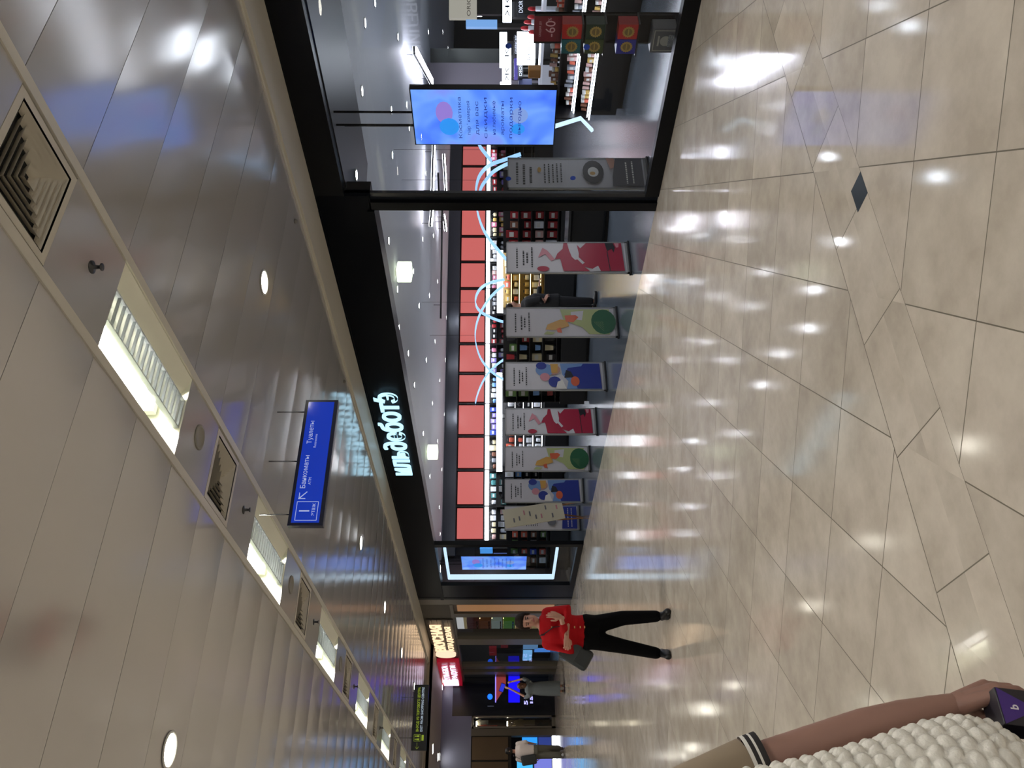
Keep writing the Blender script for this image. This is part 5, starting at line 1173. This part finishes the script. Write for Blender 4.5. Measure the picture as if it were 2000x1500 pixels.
hand(t, lw, (0.15, 0.1, 1), (0.6, 0.6, 0), 0.9, (0.5, 0.5, 0.6, 0.6), 1, voxel=0.006); hand(t, rw, (-0.15, 0.1, 1), (-0.6, 0.6, 0), 0.9, (0.5, 0.5, 0.6, 0.6), -1, voxel=0.006)
c = pq(981, 1343, 0.3); ph = thing('phone', 'dark phone held up by the person in the grey dress', 'phone', tuple(p+Matrix.Rotation(rz, 3, 'Z') @ Vector((c.x, c.y, 0))+Vector((0, 0, c.z))), rz)
q = MB(); mx = Matrix.Rotation(0.35, 4, 'Y'); q.box((-0.12, 0, -0.065), (0.12, 0.012, 0.065), 0, mx, bev=0.005); q.build('body', M_BLKMAT, ph); q = MB(); q.box((-0.105, -0.002, -0.055), (0.105, 0.0, 0.055), 0, mx); q.build('screen', glow('phone_screen', '#1626d8', 0.9), ph)

# person in white shirt, olive trousers, dark bag, walking away
D = F*CH/122.0; p = PD(1000, 1468, D); p = Vector((p.x, p.y, 0)); rz = -math.atan2(p.x, p.y); kp = D/F
t = thing('person', 'person in a white shirt and olive trousers walking away with a dark bag', 'person', tuple(p), rz)
def pq(x, y, dy=0.0): return Vector(((1468-y)*kp, dy, CH-(x-980)*kp))
hc = pq(994, 1467); z_ = hc.z
body = [('loft', [(0, 0, 0.78, 0.15, 0.11), (0, 0, 0.95, 0.15, 0.11), (0, 0, 1.1, 0.16, 0.11), (0, 0, 1.25, 0.18, 0.11), (0, 0, 1.36, 0.12, 0.07)]), ('cap', [(0, 0, 1.34), hc+Vector((0, 0, -0.07))], [0.05, 0.05])]+head_prims(hc, 1.0)
for x, dy, f in ((-0.09, -0.02, 0.0), (0.07, 0.12, 0.12)): body.append(('cap', [(x, 0, 0.84), (x, dy*0.6, 0.46), (x, dy*1.5-0.02, 0.08)], [0.09, 0.06, 0.042]))
ls, rs_ = Vector((-0.19, 0, 1.3)), Vector((0.19, 0, 1.3))
body += [('cap', [ls, (-0.25, -0.02, 1.05), (-0.23, 0.08, 0.84)], [0.05, 0.042, 0.03]), ('cap', [rs_, (0.23, 0.0, 1.05), (0.2, 0.14, 0.86)], [0.05, 0.042, 0.03])]
blob('body', body, M_SKIN, t, 0.014, 2)
blob('hair', [('ell', hc+Vector((0, -0.015, 0.03)), (0.09, 0.095, 0.09)), ('ell', hc+Vector((0, -0.04, -0.04)), (0.078, 0.06, 0.07))], mat('black_hair', '#14100f', 0.5), t, 0.01, 2)
blob('shirt', [('loft', [(0, 0, 0.85, 0.175, 0.13), (0, 0, 1.05, 0.185, 0.135), (0, 0, 1.25, 0.205, 0.135), (0, 0, 1.37, 0.13, 0.085)]), ('cap', [ls, (-0.25, -0.02, 1.08)], [0.072, 0.068]), ('cap', [rs_, (0.235, 0.0, 1.08)], [0.072, 0.068])], mat('white_shirt', '#cfc4c0', 0.8), t, 0.014, 2)
blob('trousers', [('loft', [(0, 0, 0.74, 0.17, 0.13), (0, 0, 0.92, 0.165, 0.125)]), ('cap', [(-0.09, 0, 0.82), (-0.09, -0.012, 0.46), (-0.09, -0.05, 0.14)], [0.11, 0.095, 0.085]), ('cap', [(0.07, 0, 0.82), (0.07, 0.075, 0.46), (0.07, 0.16, 0.15)], [0.11, 0.095, 0.085])], mat('olive_trousers', '#5c5a50', 0.8), t, 0.014, 2)
for x, y, c in ((-0.09, -0.05, '#b9bcc2'), (0.07, 0.16, '#3a2c26')): blob('shoe', [('cap', [(x, y-0.06, 0.05), (x, y+0.12, 0.035)], [0.042, 0.035])], mat('shoe_'+c, c, 0.5), t, 0.01, 1)
hand(t, (-0.23, 0.09, 0.83), (0, 0.2, -1), (1, 0, 0), 0.95, (0.4, 0.45, 0.5, 0.5), -1, voxel=0.006); hand(t, (0.2, 0.15, 0.85), (0, 0.2, -1), (-1, 0, 0), 0.95, (0.4, 0.45, 0.5, 0.5), 1, voxel=0.006)
bt = thing('shoulder_bag', 'dark grey bag hanging at the side of the person in white', 'bag', tuple(p), rz)
c = pq(1032, 1483, -0.14); mx = Matrix.Translation(c) @ Matrix.Rotation(-0.15, 4, 'Y'); q = MB(); q.box((-0.13, -0.06, -0.22), (0.13, 0.06, 0.2), 0, mx, bev=0.04); q.build('pouch', mat('bag_slate', '#26292b', 0.6), bt)
q = MB(); q.bar(c+Vector((0.0, 0, 0.18)), pq(1004, 1476, -0.1), 0.01, 0.035, up=(0, 1, 0)); q.bar(pq(1004, 1476, -0.1), pq(1003, 1475, 0.06), 0.035, 0.01); q.build('strap', mat('bag_strap', '#14141a', 0.5), bt)

# person in black inside the store, side on, reaching to the shelf
D = F*CH/186.0; p = PD(1000, 586, D); p = Vector((p.x, p.y, 0)); rz = -math.atan2(p.x, p.y); kp = D/F
t = thing('person', 'person in black clothes reaching towards the gold lit gondola', 'person', tuple(p), rz)
def pq(x, y, dy=0.0): return Vector(((586-y)*kp, dy, CH-(x-980)*kp))
hc = pq(1000, 600); T = Matrix.Rotation(PI/2, 3, 'Z')
body = [('loft', [(-0.02, 0, 0.75, 0.11, 0.15), (-0.02, 0, 0.95, 0.11, 0.15), (-0.01, 0, 1.15, 0.11, 0.17), (-0.06, 0, 1.3, 0.1, 0.17), (-0.1, 0, 1.38, 0.06, 0.08)]), ('cap', [(-0.1, 0, 1.36), hc+Vector((0, 0, -0.06))], [0.05, 0.05])]
for pr in head_prims((0, 0, 0), 1.0):
    if pr[0] == 'ell': body.append(('ell', hc+T @ Vector(pr[1]), pr[2], T))
    else: body.append(('cap', [hc+T @ Vector(v) for v in pr[1]], pr[2]))
body += [('cap', [(-0.04, -0.18, 1.28), (0.02, -0.22, 1.05), pq(1063, 588, -0.2)], [0.05, 0.042, 0.03]), ('cap', [(-0.04, 0.18, 1.28), (0.04, 0.22, 1.06), (0.26, 0.18, 1.05)], [0.05, 0.042, 0.03])]
for y, x in ((-0.08, 0.0), (0.08, -0.12)): body.append(('cap', [(-0.02, y, 0.82), (x*0.5-0.02, y, 0.45), (x-0.02, y, 0.08)], [0.09, 0.06, 0.042]))
blob('body', body, M_SKIN, t, 0.014, 2)
blob('hair', [('ell', hc+Vector((-0.02, 0, 0.035)), (0.098, 0.088, 0.088)), ('ell', hc+Vector((-0.06, 0, -0.04)), (0.06, 0.08, 0.09))], M_HAIR, t, 0.01, 2)
M_BC = mat('black_clothes', '#0e0e12', 0.8)
blob('jacket', [('loft', [(-0.02, 0, 0.7, 0.14, 0.19), (-0.02, 0, 0.95, 0.135, 0.18), (-0.01, 0, 1.15, 0.135, 0.19), (-0.06, 0, 1.31, 0.12, 0.18), (-0.1, 0, 1.4, 0.07, 0.08)]), ('cap', [(-0.04, -0.18, 1.28), (0.02, -0.22, 1.05), pq(1058, 589, -0.2)], [0.07, 0.06, 0.045]), ('cap', [(-0.04, 0.18, 1.28), (0.04, 0.22, 1.06), (0.22, 0.18, 1.05)], [0.07, 0.06, 0.045])], M_BC, t, 0.014, 2)
blob('trousers', [('loft', [(-0.02, 0, 0.68, 0.125, 0.17), (-0.02, 0, 0.86, 0.125, 0.17)])]+[('cap', [(-0.02, y, 0.8), (x*0.5-0.02, y, 0.45), (x-0.02, y, 0.13)], [0.105, 0.085, 0.07]) for y, x in ((-0.08, 0.0), (0.08, -0.12))], M_BC, t, 0.014, 2)
for y, x in ((-0.08, 0.0), (0.08, -0.12)): blob('shoe', [('cap', [(x-0.05, y, 0.045), (x+0.14, y, 0.035)], [0.042, 0.034])], mat('black_shoe', '#101014', 0.35), t, 0.01, 1)
hand(t, pq(1063, 588, -0.2), (0.8, 0, -0.3), (0.2, 0.4, -0.6), 0.95, (0.4, 0.4, 0.45, 0.5), 1, voxel=0.005)
hand(t, (0.26, 0.18, 1.05), (1, 0, 0), (0, 0, -1), 0.95, (0.3, 0.3, 0.35, 0.4), 1, voxel=0.005)

# ---- person at the picture's edge: bubble-knit vest, bare arm, carton in hand
pc = PD(1000, 1650, 1.62); pc = Vector((pc.x, pc.y, 0))
frz = -math.atan2(pc.x, pc.y)
fp = thing('person', 'person in a white bubble-knit vest with one bare arm hanging, cut by the frame', 'person', tuple(pc), frz)
Ri = Matrix.Rotation(-frz, 3, 'Z')
def fq(x, y, D): v = PD(x, y, D)-pc; return Ri @ v
M_ARM = mat('arm_skin', '#957164', 0.55, var=0.06, vscale=14)
sh, cuff, elb, wri = fq(1350, 1560, 1.72), fq(1478, 1496, 1.74), fq(1690, 1421, 1.75), fq(1866, 1377, 1.75)
edgep = [(1440, 1512), (1510, 1499), (1600, 1479), (1700, 1451), (1800, 1416), (1870, 1399), (1930, 1406), (1965, 1432), (2000, 1472)]
DT = 1.62
rxs = [0.19, 0.195, 0.2, 0.215, 0.235, 0.245, 0.235, 0.21, 0.165]
rings = []
for (x, y), rx in zip(edgep, rxs):
    e = fq(x, y, DT); rings.append((e.x-rx, e.y+0.03, e.z, rx, rx*0.72))
top = rings[0]; zc = top[2]
full = [(rings[-1][0], 0, rings[-1][2]-0.02, 0.14, 0.1)]+list(reversed(rings))
cx_ = top[0]
upper = [(cx_-0.02, 0.02, zc+0.08, 0.18, 0.12), (cx_-0.03, 0.02, zc+0.14, 0.12, 0.08), (cx_-0.03, 0.02, zc+0.17, 0.055, 0.05)]
hcF = Vector((cx_-0.04, 0.0, zc+0.36))
bodyT = [(a, b, c, max(0.05, d-0.035), max(0.05, e-0.035)) for a, b, c, d, e in full]
lx = rings[-1][0]
body = [('loft', bodyT+upper), ('cap', [(cx_-0.03, 0.02, zc+0.15), hcF-Vector((0, 0, 0.07))], [0.052, 0.05])]+head_prims(hcF, 1.0)
body += [('cap', [Vector((upper[0][0]+0.15, 0.02, zc+0.09)), sh, cuff, elb, elb.lerp(wri, 0.45), wri], [0.055, 0.05, 0.045, 0.04, 0.037, 0.026])]
lsh = Vector((cx_-0.22, 0.02, zc+0.06)); body += [('cap', [lsh, (cx_-0.28, 0.02, zc-0.2), (cx_-0.26, -0.05, zc-0.44)], [0.05, 0.042, 0.028])]
for x in (-0.09, 0.09): body.append(('cap', [(lx+x, 0.02, 0.76), (lx+x, 0.01, 0.42), (lx+x, 0.03, 0.08)], [0.085, 0.056, 0.04]))
blob('body', body, M_ARM, fp, 0.008, 3)
face(fp, hcF)
blob('hair', [('ell', hcF+Vector((0, 0.016, 0.06)), (0.09, 0.1, 0.085)), ('ell', hcF+Vector((0, 0.07, -0.04)), (0.08, 0.06, 0.1))], M_HAIR, fp, 0.01, 2)
# the knit: a puffed surface
M_KNIT = mat('white_knit', '#d9d5cb', 0.85, var=0.05, vscale=60, bump=0.25, bscale=160)
allr = sorted(full[1:]+[(cx_-0.01, 0.02, zc+0.07, 0.19, 0.13), (cx_-0.02, 0.02, zc+0.11, 0.165, 0.11), (cx_-0.025, 0.02, zc+0.145, 0.12, 0.085)], key=lambda r_: r_[2])
zz = np.array([r_[2] for r_ in allr]); NZ, NA = 190, 260
q = MB(); vs = []
for i in range(NZ):
    z = zz[0]+(zz[-1]-zz[0])*i/(NZ-1); cxx, cyy, rx, ry = (np.interp(z, zz, [r_[j] for r_ in allr]) for j in (0, 1, 3, 4))
    for j in range(NA):
        a = 2*PI*j/NA; rowf = z/0.029+0.35*math.sin(a); ri = math.floor(rowf); colf = a/(2*PI)*34+0.5*(ri % 2)
        u = abs(math.sin(PI*(colf % 1.0))); v = abs(math.sin(PI*(rowf % 1.0)))
        bmp = 0.016*(u**0.55)*(v**0.5)-0.006+0.002*math.sin(ri*12.9+math.floor(colf)*7.3)
        vs.append((cxx+(rx+bmp)*math.cos(a), cyy+(ry+bmp)*math.sin(a), z+0.003*math.sin(colf*3)))
fs = [(i*NA+j, i*NA+(j+1) % NA, (i+1)*NA+(j+1) % NA, (i+1)*NA+j) for i in range(NZ-1) for j in range(NA)]
q.add(vs, fs, 0, True); q.build('knit_vest', M_KNIT, fp)
blob('trousers', [('loft', [(lx, 0.02, 0.7, 0.15, 0.12), (lx, 0.02, 0.78, 0.155, 0.12)])]+[('cap', [(lx+x, 0.02, 0.74), (lx+x, 0.01, 0.42), (lx+x, 0.03, 0.12)], [0.1, 0.078, 0.066]) for x in (-0.09, 0.09)], M_TRO, fp, 0.012, 2)
for x in (-0.09, 0.09): blob('shoe', [('cap', [(lx+x, 0.07, 0.05), (lx+x, -0.12, 0.04)], [0.045, 0.037])], mat('black_shoe', '#101014', 0.35), fp, 0.01, 1)
d_ = (elb-cuff).normalized()
q = MB(); q.tube([sh+Vector((-0.06, 0, 0.05)), sh, cuff-d_*0.012], [0.075, 0.068, 0.062], 20, cap=False); q.build('sleeve', mat('sleeve_tan', '#8a7a66', 0.8), fp)
q = MB()
for a_, b_, mi in ((-0.014, -0.006, 1), (-0.006, 0.003, 0), (0.003, 0.008, 1), (0.008, 0.02, 0)): q.tube([cuff+d_*a_, cuff+d_*b_], 0.064, 22, mi, cap=False)
q.build('sleeve_cuff', [mat('cuff_dark', '#1b1718', 0.7), mat('cuff_white', '#d8d4ce', 0.7)], fp)
kn = fq(1945, 1343, 1.74); tip = fq(2004, 1380, 1.73)
hd = (kn-wri).normalized(); toC = Vector((0, -1, 0))
palm = fq(1950, 1420, 1.74)-kn; palm = palm-hd*palm.dot(hd)
hand(fp, wri, hd, palm, 1.0, (0.55, 0.55, 0.58, 0.6), -1 if (hd.cross(palm)).dot(toC) < 0 else 1, m=M_ARM, voxel=0.003, spread=0.05, thumb=(0.8, 0.55, 0.1))
hand(fp, (cx_-0.26, -0.05, zc-0.45), (0, -0.1, -1), (1, 0, 0), 1.0, (0.3, 0.35, 0.4, 0.4), 1, m=M_ARM, voxel=0.005)
# the carton
bp_ = PD(1936, 1396, 1.69); ct = thing('carton', 'purple and grey carton held in the hand of the person in the knit vest', 'box', tuple(bp_), frz)
A = math.radians(7); CWD = 0.038; mx = Matrix.Translation((0, 0, -0.066)) @ Matrix.Rotation(A, 4, 'Y') @ Matrix.Rotation(0.25, 4, 'Z')
q = MB(); q.box((-CWD, -0.03, -0.1), (CWD, 0.032, 0.062), 0, mx, bev=0.002); bx = q.build('case', mat('carton_charcoal', '#1d1b24', 0.35), ct)
q = MB(); q.add([mx @ Vector(v) for v in ((-CWD, -0.0312, 0.06), (CWD-0.001, -0.0312, 0.06), (0.008, -0.0312, 0.004), (-0.01, -0.0312, 0.004))], [(3, 2, 1, 0)]); q.build('purple_flap', mat('carton_purple', '#3d1f78', 0.35), ct)
q = MB()
for z0, z1 in ((-0.022, -0.006), (-0.06, -0.03)): q.box((-CWD+0.0005, -0.0312, z0), (CWD-0.0005, -0.03, z1), 0, mx)
q.build('grey_band', mat('carton_grey', '#7d7d80', 0.4), ct)
lettering('lettering', 'b', 0.022, mat('carton_white', '#d6d2d8', 0.5), ct, mx @ Vector((-0.007, -0.0318, 0.026)), mx.to_3x3() @ Vector((1, 0, 0)), mx.to_3x3() @ Vector((0, 0, 1)), bold=0.0006)
q = MB(); pts = ell(-0.026, 0.012, 0.008, 0.008, 16); q.add([mx @ Vector((x, -0.0316, z)) for x, z in pts], [tuple(range(16))]); q.build('round_label', mat('carton_white', '#d6d2d8', 0.5), ct)
